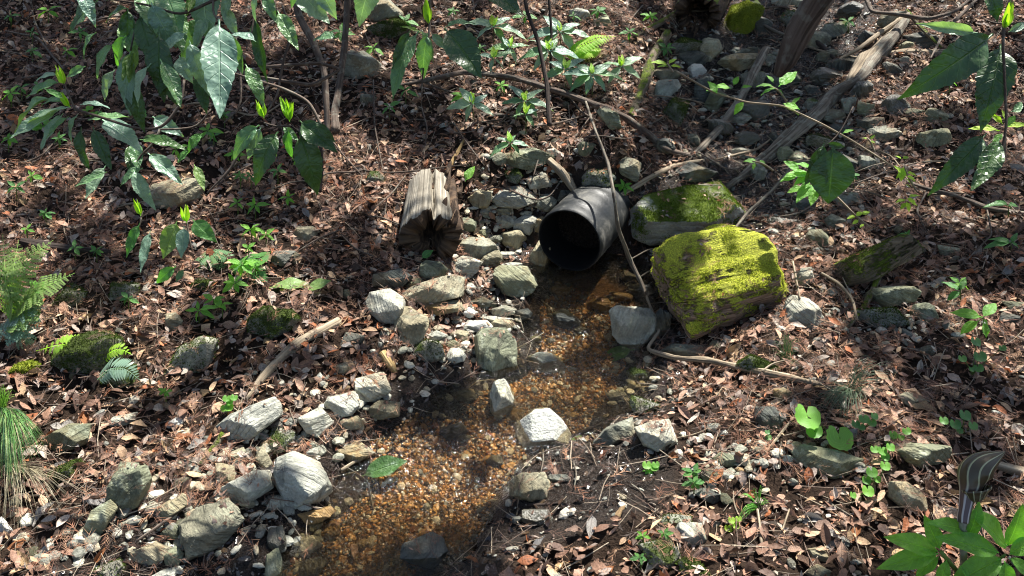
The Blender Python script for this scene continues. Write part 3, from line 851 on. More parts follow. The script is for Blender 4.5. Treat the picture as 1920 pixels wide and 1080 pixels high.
 ('wet', (1160, 745, 40, 20), None), ('olive', (1780, 470, 40, 24), None), ('wet', (1470, 420, 60, 22), None), ('wet', (1180, 520, 40, 24), None),
 ('ochre', (1050, 545, 40, 22), None), ('wet', (1090, 620, 30, 16), None), ('dark', (980, 590, 30, 22), None), ('wet', (1200, 545, 44, 26), None), ('tan', (640, 690, 36, 24), None),
 ('pale', (588, 850, 30, 22), None), ('grey', (345, 870, 40, 22), None),
]
GULLY = []
for kind, geo, lab in L:
    rock(kind, geo, label=lab, thick=random.uniform(.65, .95), top=random.uniform(.5, .72))
for (o, C, V, SF, kind) in ROCKS:
    if kind in ('moss', 'brightmoss', 'mossy', 'edgemoss'):
        Q = np.array(o.matrix_basis)[:3, :3]
        size = np.ptp(V, axis=0).max()
        n = int({'edgemoss': 9000, 'moss': 9000, 'brightmoss': 14000, 'mossy': 5000}[kind] * min(size / .3, 1.3) ** 2)
        moss_fuzz(o, C, V, SF, max(n, 300), .006, (.17, .21, .02) if kind == 'brightmoss' else (.10, .15, .015) if kind == 'edgemoss' else (.05, .075, .013), thr={'edgemoss': .1, 'moss': -.25, 'brightmoss': -.5, 'mossy': .08}[kind], Q=Q, zmin=-.3)

random.seed(77)
for k in range(34):
    while True:
        px, py = random.uniform(1200, 1720), random.uniform(20, 480)
        if abs(px - (1620 - (py) * .55)) < 260 and not (1170 < px < 1500 and py > 330) and all(math.hypot(px - q[0], (py - q[1]) * 1.4) > 34 for q in GULLY + [(np.mean([p[0] for p in g_]), np.mean([p[1] for p in g_])) if isinstance(g_[0], (tuple, list)) else g_[:2] for _, g_, _ in L]): break
    GULLY.append((px, py))
    rock(random.choice(['dark', 'wet', 'grey', 'mossy', 'dark', 'olive']), (px, py, random.uniform(28, 60), random.uniform(18, 36), random.uniform(-.5, .5)))
# scattered small stones, each its own object: three shared shapes per kind
def stone_positions(n):
    pts = []
    while len(pts) < n:
        px, py = random.uniform(10, 1910), random.uniform(20, 1070) ** 1.0
        zone = 1.0 if (820 < px < 1010 and 360 < py < 700) or (330 < px < 660 and py > 740) else .35
        if 640 < px < 1000 and py > 800 or random.random() > zone: continue
        pts.append((px, py))
    return pts
small_protos = []
for kind in ('grey', 'pale', 'tan', 'olive', 'dark'):
    for k in range(3):
        C, V, SF, d, fr = solid_from_outline(ell_poly(960, 540, 60, 42), .8, 3, .6, .06, pos=2.9)
        V = V / np.ptp(V, axis=0).max()
        small_protos.append((kind, np_mesh('stone', V, SF, RM[kind], smooth=False)))
for px, py in stone_positions(52):
    P = at(px, py); s = random.uniform(.022, .055)
    kind, me = random.choice(small_protos)
    m4 = np.eye(4); m4[:3, :3] = rand_rot() * s; m4[:3, 3] = P + [0, 0, s * .22]
    auto(link('stone', me, mat4=m4.tolist()), {'grey': 'small grey stone', 'pale': 'small pale stone', 'tan': 'small tan stone', 'olive': 'small olive stone', 'dark': 'small dark stone'}[kind],
         'stone', 'stones lying by the stream and on the slope', px, py)

rub = []
random.seed(91)
ZN = [(880, 470, 70, 110), (900, 620, 60, 60), (950, 400, 60, 40), (480, 850, 120, 60), (400, 930, 150, 60), (650, 760, 80, 40), (800, 640, 60, 40), (1280, 130, 70, 60), (1380, 200, 90, 70), (1600, 240, 110, 40), (1400, 860, 90, 40), (1190, 700, 60, 40),
      (1000, 310, 70, 40), (560, 980, 80, 50), (250, 1010, 130, 50), (1500, 430, 90, 40), (1650, 600, 110, 50)]
QT = []
for k in range(16):
    C, V, SF, d, fr = solid_from_outline(ell_poly(960, 540, random.uniform(46, 70), random.uniform(24, 46)), .8, 2, .55, .03, pos=2.9)
    QT.append(V / np.ptp(V, axis=0).max())
QF = SF
PP, SS = [], []
for k in range(1150):
    zx, zy, rx, ry = random.choice(ZN)
    px, py = random.gauss(zx, rx * .7), random.gauss(zy, ry * .7)
    if not (10 < px < 1910 and 10 < py < 1072): continue
    P = at(px, py)
    if chan(P[0], P[1], CH) < -.03: continue
    PP.append(P); SS.append(random.uniform(.016, .050))
PP = np.array(PP); SS = np.array(SS); m_ = len(PP)
RX = np.array([rand_rot() for _ in range(m_)]); tsel = rng.integers(0, 16, m_)
VV = np.einsum('nij,nkj->nki', RX, np.array(QT)[tsel] * SS[:, None, None]) * [1, 1, .6] + PP[:, None] + np.array([0, 0, .2])[None, None] * SS[:, None, None]
cc = np.array([(.34, .335, .27), (.24, .24, .18), (.44, .42, .34), (.15, .15, .12), (.32, .28, .19)])[rng.integers(0, 5, m_)] * rng.uniform(.7, 1.1, (m_, 1))
o = link('stone_rubble', np_mesh('stone_rubble', VV.reshape(-1, 3), (QF[None] + (np.arange(m_) * len(QT[0]))[:, None, None]).reshape(-1, 3), M_pebble, smooth=False, col=np.repeat(cc, len(QT[0]), 0))); o['kind'] = 'stuff'
tag(o, 'broken stone chips packed between the larger stones', 'rubble')

# ------------------------------------------------------------------ tubes: branches, sticks, stems
def tube_geo(P, R, sides=10, rough=.12, seed=0, cap=True, knots=0):
    P = np.asarray(P, float); R = np.asarray(R, float)
    seg = np.linalg.norm(np.diff(P, axis=0), axis=1); t = np.concatenate([[0], np.cumsum(seg)])
    n = max(6, int(t[-1] / max(.012, R.mean() * 1.3)))
    n = min(n, 90)
    tt = np.linspace(0, t[-1], n)
    # Catmull-like smoothing by interpolation then averaging
    Q = np.stack([np.interp(tt, t, P[:, i]) for i in range(3)], 1); r = np.interp(tt, t, R)
    for _ in range(3):
        Q[1:-1] = (Q[:-2] + 2 * Q[1:-1] + Q[2:]) / 4
    T = np.gradient(Q, axis=0); T = T / (np.linalg.norm(T, axis=1, keepdims=True) + 1e-12)
    ref = np.array([0, 0, 1.0]) if abs(T[0, 2]) < .9 else np.array([1.0, 0, 0])
    A = []; a = np.cross(T[0], ref)
    for k in range(n):
        a = a - (a @ T[k]) * T[k]; a /= np.linalg.norm(a); A.append(a.copy())
    A = np.array(A); B = np.cross(T, A)
    th = np.linspace(0, 2 * np.pi, sides, endpoint=False)
    c_, s_ = np.cos(th), np.sin(th)
    nz = fbm(np.repeat(tt[:, None], sides, 1) * 16 + seed, np.repeat(c_[None], n, 0) * 1.5 + seed * 2, np.repeat(s_[None], n, 0) * 1.5, 3)
    rr = r[:, None] * (1 + rough * 2 * nz)
    V = Q[:, None] + A[:, None] * (rr * c_)[..., None] + B[:, None] * (rr * s_)[..., None]
    uv = np.stack([np.repeat((th / (2 * np.pi))[None], n, 0) * 2 * np.pi * max(R.mean(), .004), np.repeat(tt[:, None], sides, 1)], -1).reshape(-1, 2)
    V = V.reshape(-1, 3)
    i = np.arange(n * sides).reshape(n, sides); j = np.roll(i, -1, 1)
    Fq = np.stack([i[:-1], j[:-1], j[1:], i[1:]], -1).reshape(-1, 4)
    tris = []
    if cap:
        V = np.concatenate([V, Q[:1] - T[:1] * r[0] * .3, Q[-1:] + T[-1:] * r[-1] * .3]); uv = np.concatenate([uv, [[0, 0]], [[0, tt[-1]]]])
        k = n * sides
        tris = [[k, j[0, q], i[0, q]] for q in range(sides)] + [[k + 1, i[-1, q], j[-1, q]] for q in range(sides)]
    return V, Fq, np.array(tris, int).reshape(-1, 3), uv

def px_path(pts, width, lift=0.0, dist=None):
    """pts: pixel points; either resting on the ground (lift metres towards the viewer) or at given distances"""
    n = len(pts)
    lifts = lift if isinstance(lift, (list, tuple)) else [lift] * n
    ws = width if isinstance(width, (list, tuple)) else [width] * n
    P, R = [], []
    for k, (x, y) in enumerate(pts):
        d0 = ray(x, y)[0]
        if dist is not None:
            dd = dist[k] if isinstance(dist, (list, tuple)) else dist
        else:
            dd = depth_of(at(min(max(x, -150), 2070), y)) - lifts[k]
        r = ws[k] * dd / F_PX / 2
        p = CAM + d0 * dd
        if dist is None and lifts[k] == 0: p = p + np.array([0, 0, r * .6])
        P.append(p); R.append(r)
    return np.array(P), np.array(R)

def tube_obj(name, P, R, mat, parent=None, sides=9, rough=.12):
    base = P[0]
    V, Fq, Ft, uv = tube_geo(P, R, sides, rough, seed=random.random() * 40)
    if parent is None:
        me = np_mesh(name, V - base, [Fq, Ft], mat, uv=uv)
        return link(name, me, loc=base)
    off = np.array(parent.matrix_world.translation) if parent.parent else np.array(parent.location)
    return link(name, np_mesh(name, V - off, [Fq, Ft], mat, uv=uv), parent)

STK = 'fallen branches and sticks'
def stick(pts, width, mat, label, lift=0.0, name='fallen_branch', cat='branch', sides=12, rough=.24, dist=None, side=()):
    P, R = px_path(pts, width, lift, dist)
    o = tube_obj(name, P, R, WM[mat], sides=sides, rough=rough)
    tag(o, label, cat, STK)
    for sp, sw, sl in side:
        p2, r2 = px_path(sp, sw, sl, dist)
        tube_obj('side_twig', p2, r2, WM[mat], o, 6, .1)
    return o

stick([(1704, 28), (1672, 72), (1640, 108), (1612, 150), (1570, 172), (1530, 215), (1440, 292), (1362, 352)], [12, 20, 23, 15, 25, 27, 22, 8], 'grey',
      'long weathered fallen log running diagonally up the gully', name='fallen_log', cat='log', sides=20, rough=.3, lift=[.1, .09, .07, .06, .05, .05, .03, .03])
stick([(1700, 30), (1650, 62), (1610, 92), (1560, 118)], [9, 9, 8, 4], 'dead', 'pale curved branch forking off the top of the long fallen log', lift=.12)
stick([(1690, 40), (1670, 75), (1625, 120), (1590, 165)], [26, 36, 40, 20], 'dead', 'sunlit bleached wood slab leaning on the long fallen log', lift=.03, name='wood_slab', cat='wood', sides=8, rough=.3)
stick([(1437, 92), (1410, 140), (1388, 188), (1350, 240), (1310, 282), (1285, 303)], [14, 16, 16, 15, 12, 8], 'grey', 'broken grey branch slanting down into the dark gully', lift=[.2, .16, .1, .06, .02, .0])
stick([(1320, 300), (1260, 312), (1215, 335), (1160, 368), (1120, 390)], [6, 8, 10, 8, 6], 'dead', 'tan branch lying above the large mossy boulder', lift=.02, rough=.3)
stick([(1252, 62), (1222, 108), (1208, 160), (1182, 218)], [16, 20, 19, 14], 'mossy', 'mossy leaning stick left of the dark gully', lift=[.05, .05, .04, .02], name='leaning_stick', cat='stick')
stick([(1270, 22), (1235, 45), (1190, 68)], [10, 11, 6], 'mossy', 'short green branch below the hollow log end', lift=.04)
stick([(728, 165), (800, 150), (870, 135), (960, 145), (1050, 172), (1100, 190), (1160, 212), (1212, 248), (1250, 282), (1292, 292)], [5, 8, 9, 10, 11, 11, 12, 12, 13, 9], 'bark',
      'dark creeping branch arching across the slope above the pipe', lift=[.06, .1, .12, .12, .1, .1, .08, .06, .04, .02], side=[([(1060, 175), (1090, 210), (1130, 232)], [4, 4, 2], .05), ([(1000, 160), (960, 200), (930, 240)], [4, 3, 2], .05)])
stick([(1098, 190), (1118, 250), (1140, 305), (1152, 370), (1158, 425), (1182, 490), (1205, 535), (1210, 556)], [4, 5, 6, 7, 7, 8, 8, 7], 'grey', 'thin pale twig hanging down past the black pipe',
      lift=[.1, .15, .2, .34, .3, .18, .08, .03], name='twig', cat='twig', side=[([(1180, 488), (1215, 468), (1262, 462)], [3, 3, 2], [.18, .15, .12]), ([(1200, 520), (1230, 500)], [4, 2], [.1, .08])])
stick([(1212, 556), (1238, 620), (1212, 655), (1260, 670), (1330, 676), (1400, 692), (1440, 700), (1480, 708), (1540, 720)], [5, 6, 7, 9, 11, 13, 15, 12, 6], 'dead', 'long pale branch lying on the right bank of the stream',
      lift=[.05, .06, .07, .06, .05, .04, .04, .03, .02], side=[([(1430, 697), (1445, 682), (1470, 676)], [6, 4, 2], .05)])
stick([(634, 602), (600, 622), (555, 645), (515, 682), (488, 712), (462, 748)], [18, 20, 17, 16, 13, 7], 'dead', 'pale weathered stick on the left slope', lift=.02, rough=.22)
stick([(418, 812), (398, 845), (376, 872)], [12, 13, 8], 'mossy', 'short brown stick below the blotched pale boulder', lift=.02)
stick([(716, 660), (728, 680), (742, 698)], [14, 18, 8], 'golden', 'short split piece of yellow wood on the left bank', lift=.01, name='wood_chip', cat='wood', rough=.3)
stick([(1664, 480), (1640, 535), (1620, 575), (1592, 612)], [10, 12, 11, 6], 'mossy', 'straight mossy stick propped under the rotten log', lift=.05)
stick([(1540, 512), (1572, 530), (1598, 560), (1608, 600)], [5, 6, 6, 3], 'dead', 'thin bent white twig beside the rotten log', lift=.08, name='twig', cat='twig', side=[([(1598, 560), (1580, 520)], [3, 2], .08)])
stick([(1486, 490), (1492, 520), (1500, 560)], [4, 4, 3], 'dead', 'little pale twig at the right end of the mossy log', lift=.08, name='twig', cat='twig')
stick([(890, 944), (925, 938), (968, 946)], [3, 4, 3], 'grey', 'thin curved twig left of the rod in the mud', name='twig', cat='twig')
stick([(948, 950), (1000, 950), (1050, 944)], [7, 8, 4], 'black', 'dark rod of wood lying in mud below the brown topped rock', name='twig', cat='twig')
stick([(1072, 818), (1105, 805), (1132, 793)], [7, 6, 4], 'black', 'dark twig stuck beside the white rock', lift=.02, name='twig', cat='twig')
stick([(1018, 842), (1019, 862), (1014, 886)], [3, 2.5, 2], 'grey', 'fine upright twig between the white rock and the brown topped rock', lift=.03, name='twig', cat='twig')
stick([(1075, 866), (1082, 890), (1076, 915)], [2.5, 2.5, 2], 'grey', 'fine twig standing in mud right of the brown topped rock', lift=.02, name='twig', cat='twig')
stick([(640, 882), (668, 864), (695, 848)], [6, 6, 4], 'dead', 'straight pale stick at the tip of the smooth brown stone', lift=.02)
stick([(700, 955), (690, 900), (640, 870)], [3, 3, 2], 'bark', 'thin dark twig across the left end of the pool', lift=.02, name='twig', cat='twig')
stick([(40, 452), (90, 464), (140, 468), (205, 474)], [14, 19, 20, 12], 'black', 'dark thick branch lying at the left edge', lift=.03, rough=.2)
stick([(900, 214), (960, 218), (1062, 224)], [6, 9, 5], 'bark', 'straight dark stick on the slope above the stone pile', lift=.02)
stick([(1660, 102), (1700, 98), (1760, 100), (1800, 92)], [12, 15, 13, 8], 'dead', 'short sunlit branch right of the long fallen log', lift=.03)
stick([(1510, 62), (1540, 85), (1566, 112)], [6, 9, 5], 'black', 'dark stub branch left of the long fallen log', lift=.06)
stick([(1415, 36), (1450, 58), (1475, 66)], [5, 7, 4], 'grey', 'thin grey branch crossing the wet gully top', lift=.08)
stick([(1475, 55), (1512, 25), (1560, 8)], [4, 4, 3], 'grey', 'slender straight twig at the top of the gully', lift=.1, name='twig', cat='twig')
stick([(1700, 340), (1740, 355), (1790, 366), (1850, 390), (1925, 402)], [5, 7, 8, 9, 10], 'bark', 'dark branch lying across the right edge', lift=.05, side=[([(1740, 355), (1718, 395), (1740, 440)], [4, 4, 2], .04), ([(1850, 390), (1860, 440), (1800, 500)], [4, 3, 2], .04)])
stick([(1620, -8), (1635, 22), (1690, 28), (1740, 36), (1790, 22), (1830, -10)], [6, 7, 7, 7, 6, 5], 'bark', 'dark curved branch over the top right of the slope', lift=.25)
stick([(1700, 20), (1730, 55), (1765, 90)], [6, 7, 5], 'mossy', 'green stick leaning at the top of the long fallen log', lift=.12)
stick([(1840, -10), (1800, 30), (1770, 60), (1745, 110)], [6, 6, 5, 3], 'bark', 'thin dark branch left of the large dark leaves', lift=.2)
stick([(1735, 930), (1800, 900), (1840, 862), (1930, 890)][2:], [14, 18], 'dead', 'broken pale branch behind the striped cobra lily', lift=.02)
stick([(1430, 855), (1462, 815), (1490, 780)], [4, 5, 3], 'dead', 'straight thin stick beside the long flat green boulder', lift=.02, name='twig', cat='twig')
stick([(1440, 1055), (1465, 1000), (1480, 955)], [4, 4, 3], 'dead', 'thin pale twig beside the small grass sprout', lift=.02, name='twig', cat='twig')
stick([(255, 1015), (300, 985), (360, 940)], [5, 6, 4], 'bark', 'long reddish twig left of the streaked grey boulder', lift=.02, name='twig', cat='twig')
stick([(1340, 300), (1420, 280), (1460, 250)], [4, 5, 3], 'dead', 'pale twig below the long fallen log', lift=.03, name='twig', cat='twig')
stick([(1365, 445), (1400, 400), (1450, 355), (1490, 305), (1530, 300)], [5, 6, 6, 6, 4], 'grey', 'thin grey branch rising behind the mossy log', lift=[.05, .1, .15, .2, .22])
stick([(1030, 300), (1062, 330), (1078, 360)], [14, 18, 12], 'dead', 'broken brown wood wedge above the black pipe', lift=.03, rough=.3, name='wood_chip', cat='wood')
stick([(870, 262), (850, 300), (830, 345), (800, 372)], [5, 7, 8, 5], 'golden', 'bent pale root above the hollow rotten log', lift=.03)
stick([(120, 130), (70, 70), (10, 58)], [4, 4, 3], 'bark', 'thin branch at the far left corner', lift=.1, name='twig', cat='twig')
# loose twigs on the litter, one by one
for k in range(70):
    px, py = random.uniform(20, 1900), random.uniform(30, 1060)
    if 650 < px < 1000 and py > 830: continue
    a = random.uniform(-1.2, 1.2) + (math.pi if random.random() < .5 else 0); L_ = random.uniform(50, 120) * (.6 + py / 1500)
    cur = random.uniform(-.5, .5)
    pts = [(px + math.cos(a + cur * t) * L_ * t, py + math.sin(a + cur * t) * L_ * t * .6) for t in (0, .35, .7, 1)]
    if min(p[1] for p in pts) < -20 or max(p[1] for p in pts) > 1120: continue
    mt = random.choice(['bark', 'dead', 'grey', 'bark'])
    P, R = px_path(pts, [2.6, 3.4, 3, 1.6], 0.012)
    o = tube_obj('twig', P, R, WM[mt], sides=5, rough=.08)
    auto(o, {'bark': 'loose brown twig', 'dead': 'loose pale twig', 'grey': 'loose grey twig'}[mt], 'twig', STK, px, py)

# near trunk-like branch, out of focus, crossing the top right
P, R = px_path([(1620, -150), (1555, -30), (1520, 20), (1490, 75), (1470, 115), (1458, 142)], [52, 48, 42, 42, 36, 16], dist=[1.05, 1.12, 1.15, 1.18, 1.2, 1.21])
o = tube_obj('near_branch', P, R, WM['bark'], sides=24, rough=.3)
tag(o, 'thick dark out of focus branch hanging into the top right of view', 'branch', STK)

# ------------------------------------------------------------------ black drain pipe
def ring_tube(C, A, radii_s, nseg=72, closed=False, wob=0.0):
    A = A / np.linalg.norm(A); X = np.cross([0, 0, 1], A); X /= np.linalg.norm(X); Y = np.cross(A, X)
    th = np.linspace(0, 2 * np.pi, nseg, endpoint=False)
    V = []
    for s, r in radii_s:
        V.append(C + A * s + X[None] * (np.cos(th) * r)[:, None] + Y[None] * (np.sin(th) * r)[:, None])
    V = np.concatenate(V)
    n = len(radii_s); i = np.arange(n * nseg).reshape(n, nseg); j = np.roll(i, -1, 1)
    return V, np.stack([i[:-1], i[1:], j[1:], j[:-1]], -1).reshape(-1, 4)

def pipe_material():
    m, nt = newmat('pipe_plastic'); h = N(nt)
    tc = h.n('ShaderNodeTexCoord').outputs['Object']
    nb = h.noise(tc, 9, 5, .65, .4); nf = h.noise(h.mapping(tc, scale=(1, 1, 1)), 90, 4, .7)
    c = h.ramp(nb, [(.38, (.012, .013, .013)), (.54, (.022, .023, .022)), (.68, (.11, .105, .09))])
    c = h.mix(.4, c, h.mix(1.0, c, h.ramp(nf, [(.3, .4), (.7, 1.8)]), 'MULTIPLY'))
    h.out(h.bsdf(c, h.ramp(nb, [(.35, .38), (.65, .7)]), h.bump(h.math('ADD', nb, h.math('MULTIPLY', nf, .4)), .004, .7), spec=.45))
    return m
pm = pipe_material()
pipe = empty('drain_pipe', PIPE_C)
tag(pipe, 'black plastic drain pipe poking out of the bank above the stream', 'pipe')
prof = [(.0, PIPE_R - .004)]
s = .004
prof += [(.004, PIPE_R)]
for k in range(1, 60):
    s = k * .014
    prof.append((s + .004, PIPE_R + .0016 * math.sin(k * 1.25)))
V, Fq = ring_tube(np.zeros(3), PIPE_A, prof, 96)
V = V * (1 + .006 * fbm(V[:, 0] * 12, V[:, 1] * 12, V[:, 2] * 12, 2))[:, None]
link('pipe_wall', np_mesh('pipe_wall', V, Fq, pm), pipe)
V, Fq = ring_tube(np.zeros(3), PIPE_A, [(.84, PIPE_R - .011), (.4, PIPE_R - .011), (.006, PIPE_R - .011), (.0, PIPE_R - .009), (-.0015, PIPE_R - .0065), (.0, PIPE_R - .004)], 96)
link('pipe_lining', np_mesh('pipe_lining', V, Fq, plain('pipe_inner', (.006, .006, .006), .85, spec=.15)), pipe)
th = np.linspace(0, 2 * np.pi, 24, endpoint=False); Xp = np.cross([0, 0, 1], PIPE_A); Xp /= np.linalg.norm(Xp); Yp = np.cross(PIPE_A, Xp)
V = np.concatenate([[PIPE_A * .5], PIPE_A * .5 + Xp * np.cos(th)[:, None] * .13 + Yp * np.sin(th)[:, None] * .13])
link('light_stop_cap', np_mesh('light_stop_cap', V, np.array([[0, 1 + k, 1 + (k + 1) % 24] for k in range(24)]), plain('pipe_cap_dark', (.01, .008, .006), .9, spec=.1)), pipe)  # dark cap added inside the pipe so that no light leaks in

# ------------------------------------------------------------------ hollow rotten log stump
def hollow_log(name, P0, P1, R0, R1, matw, label, slots, thickness=.28, parent_group=None, sides=120, rings=46, seed=3, gouge=.5):
    """P0 far end, P1 near (open) end. slots: angles (rad, from up, positive to the right) where the wall has rotted away"""
    root = empty(name, P1)
    A = (P1 - P0); Ln = np.linalg.norm(A); A /= Ln
    X = np.cross(A, [0, 0, 1.0]); X /= np.linalg.norm(X)      # viewer's left or right
    if X[0] < 0: X = -X
    U = np.cross(X, A)
    if U[2] < 0: U = -U
    th = np.linspace(0, 2 * np.pi, sides, endpoint=False)
    tt = np.linspace(0, 1, rings)
    TH, TT = np.meshgrid(th, tt)
    rim = .22 * fbm(np.cos(th) * 2.2 + seed, np.sin(th) * 2.2, 1.0, 4) + .09 * fbm(np.cos(th) * 11, np.sin(th) * 11, 2, 3)
    rim0 = .12 * fbm(np.cos(th) * 2.6 + seed * 3, np.sin(th) * 2.6, 5.0, 4)
    Sx = (TT * (1 + rim[None]) + (1 - TT) * rim0[None]) * Ln
    ro = R0 + (R1 - R0) * TT
    g1 = fbm(np.cos(TH) * 9 + seed, np.sin(TH) * 9, TT * 1.3, 4, .6)
    g1 = g1 + .7 * fbm(np.cos(TH) * 24, np.sin(TH) * 24 + seed, TT * 2, 3)
    ro = ro * (1 + .03 * g1 + .05 * fbm(np.cos(TH) * 1.5, np.sin(TH) * 1.5, TT * 2 + seed, 2))
    ang = (TH + np.pi) % (2 * np.pi) - np.pi
    for sa, sw, dp in slots:
        d = np.abs((ang - sa - .12 * (TT - .5) + np.pi) % (2 * np.pi) - np.pi)
        ro = ro * (1 - dp * sstep(sw * 1.1, sw * .55, d))
    ri = (R0 + (R1 - R0) * TT) * (1 - thickness) * (.85 + .15 * fbm(np.cos(TH) * 3, np.sin(TH) * 3, TT * 4 + 9, 3))
    ri = np.minimum(ri, ro * .96)
    def pos(r, S):
        return (P0 - P1)[None, None] + A * S[..., None] + U * (np.cos(TH) * r)[..., None] + X * (np.sin(TH) * r)[..., None]
    Vo = pos(ro, Sx).reshape(-1, 3); Vi = pos(ri, Sx * .98).reshape(-1, 3)
    i = np.arange(rings * sides).reshape(rings, sides); j = np.roll(i, -1, 1)
    Fo = np.stack([i[:-1], j[:-1], j[1:], i[1:]], -1).reshape(-1, 4)
    n = rings * sides
    rimf = np.stack([i[-1], j[-1], j[-1] + n, i[-1] + n], -1); rimb = np.stack([j[0], i[0], i[0] + n, j[0] + n], -1)
    uv = np.stack([TH * R1, Sx], -1).reshape(-1, 2)
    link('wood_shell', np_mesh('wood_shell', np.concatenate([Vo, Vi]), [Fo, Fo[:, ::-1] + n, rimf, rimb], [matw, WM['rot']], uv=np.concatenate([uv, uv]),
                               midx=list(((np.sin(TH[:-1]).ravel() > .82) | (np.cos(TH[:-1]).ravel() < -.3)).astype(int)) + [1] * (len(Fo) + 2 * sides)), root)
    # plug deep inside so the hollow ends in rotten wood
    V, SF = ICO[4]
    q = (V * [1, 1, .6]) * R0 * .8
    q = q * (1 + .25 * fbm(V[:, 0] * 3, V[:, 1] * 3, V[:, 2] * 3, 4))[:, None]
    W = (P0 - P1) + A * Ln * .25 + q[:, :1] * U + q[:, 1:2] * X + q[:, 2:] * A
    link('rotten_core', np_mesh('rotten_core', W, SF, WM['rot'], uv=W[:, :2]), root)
    return root, A, U, X
p0, _ = px_path([(812, 362)], 10, 0.05); p1, _ = px_path([(808, 466)], 10, 0.09)
sroot, sA, sU, sX = hollow_log('hollow_log', p0[0] + [0, 0, .02], p1[0] + [0, .02, .04], 0.098, .122, WM['stump'], '', [(.12, .09, .30), (.95, .20, .40), (1.6, .16, .3)], seed=4, thickness=.5)
tag(sroot, 'short hollow rotten log with pale split wood above the stone pile', 'log', 'logs and rotten wood')
for k in range(7):                                             # splinters standing on its far edge and rotten side
    a = random.uniform(.5, 1.9); b = (p0[0] - p1[0]) * random.uniform(0, .9) + sU * .09 * math.cos(a) + sX * .1 * math.sin(a)
    Pq = np.array([b, b + (sU * math.cos(a) + sX * math.sin(a)) * .02 - sA * .05, b + (sU + sX * .6) * .03 - sA * random.uniform(.04, .1)])
    V, Fq, Ft, uv = tube_geo(Pq, [.014, .010, .002], 6, .3, k)
    link('splinter', np_mesh('splinter', V, [Fq, Ft], WM['rot'], uv=uv), sroot)
p0, _ = px_path([(1345, -30)], 10, 0.0); p1, _ = px_path([(1306, 34)], 10, 0.12)
hroot, *_ = hollow_log('hollow_log', p0[0] + [0, 0, .05], p1[0] + [0, 0, .02], .13, .125, WM['mossy'], '', [(.6, .3, .12)], thickness=.3, seed=9)
tag(hroot, 'hollow log end with a dark hole at the top of the slope', 'log', 'logs and rotten wood')

# ------------------------------------------------------------------ mossy log chunk and rotten log
def log_chunk(poly, mat, grain_px, label, thick=.9, top=.6, sub=6, amp=.014, fq=26, rough=.03, fuzz=0, colr=(.24, .30, .02), block=None):
    (xa, ya), (xb, yb) = grain_px
    C, V, SF, d, (Rr, U, Fd, dh, size) = solid_from_outline(poly, thick, sub, top, rough, grooves=(
        lambda Rr, U, Fd: (xb - xa) * Rr - (yb - ya) * U + Fd * abs(xb - xa) * .25, amp, fq), sharp=30, block=block)
    gd = (xb - xa) * Rr - (yb - ya) * U + Fd * abs(xb - xa) * .25; gd /= np.linalg.norm(gd)
    n2 = np.cross(gd, Fd); n2 /= np.linalg.norm(n2)
    ang = np.arctan2(V @ n2, V @ np.cross(gd, n2))
    uv = np.stack([ang * size * .4, V @ gd], -1)
    me = np_mesh('mossy_log', V, SF, mat, uv=uv, smooth=False)
    o = link('mossy_log', me, loc=C)
    tag(o, label, 'log', 'logs and rotten wood')
    ROCKS.append((o, C, V, SF, 'log'))
    if fuzz: moss_fuzz(o, C, V, SF, fuzz, .005, colr, thr=.12)
    return o, C, V, (Rr, U, Fd, size, gd)
random.seed(21)
mlog, MC, MV, mfr = log_chunk([(1214, 520), (1240, 488), (1300, 430), (1340, 413), (1440, 430), (1470, 480), (1487, 555), (1440, 592), (1390, 618), (1338, 640), (1290, 608), (1228, 548)],
          WM['mosslog'], ((1240, 540), (1450, 450)), 'big log chunk covered in bright yellow green moss, right of the pipe', thick=.8, fuzz=15000, amp=.016, rough=.15, colr=(.44, .48, .055), block=[((.5, -.25, 1), .86), ((-.45, -.2, 1), .84), ((-.1, .95, .8), .95), ((.12, .42, 1), .62), ((.75, -.75, .55), .95), ((-.85, -.45, .35), .85), ((-.2, 1, .2), 1.0)])
log_chunk([(1545, 545), (1580, 500), (1640, 445), (1700, 425), (1712, 440), (1660, 480), (1600, 540), (1565, 560)],
          WM['mossy'], ((1545, 550), (1700, 430)), 'rotten mossy log lying over a dark hollow on the right bank', thick=.6, top=.7, amp=.02, fuzz=2500, colr=(.10, .13, .015))

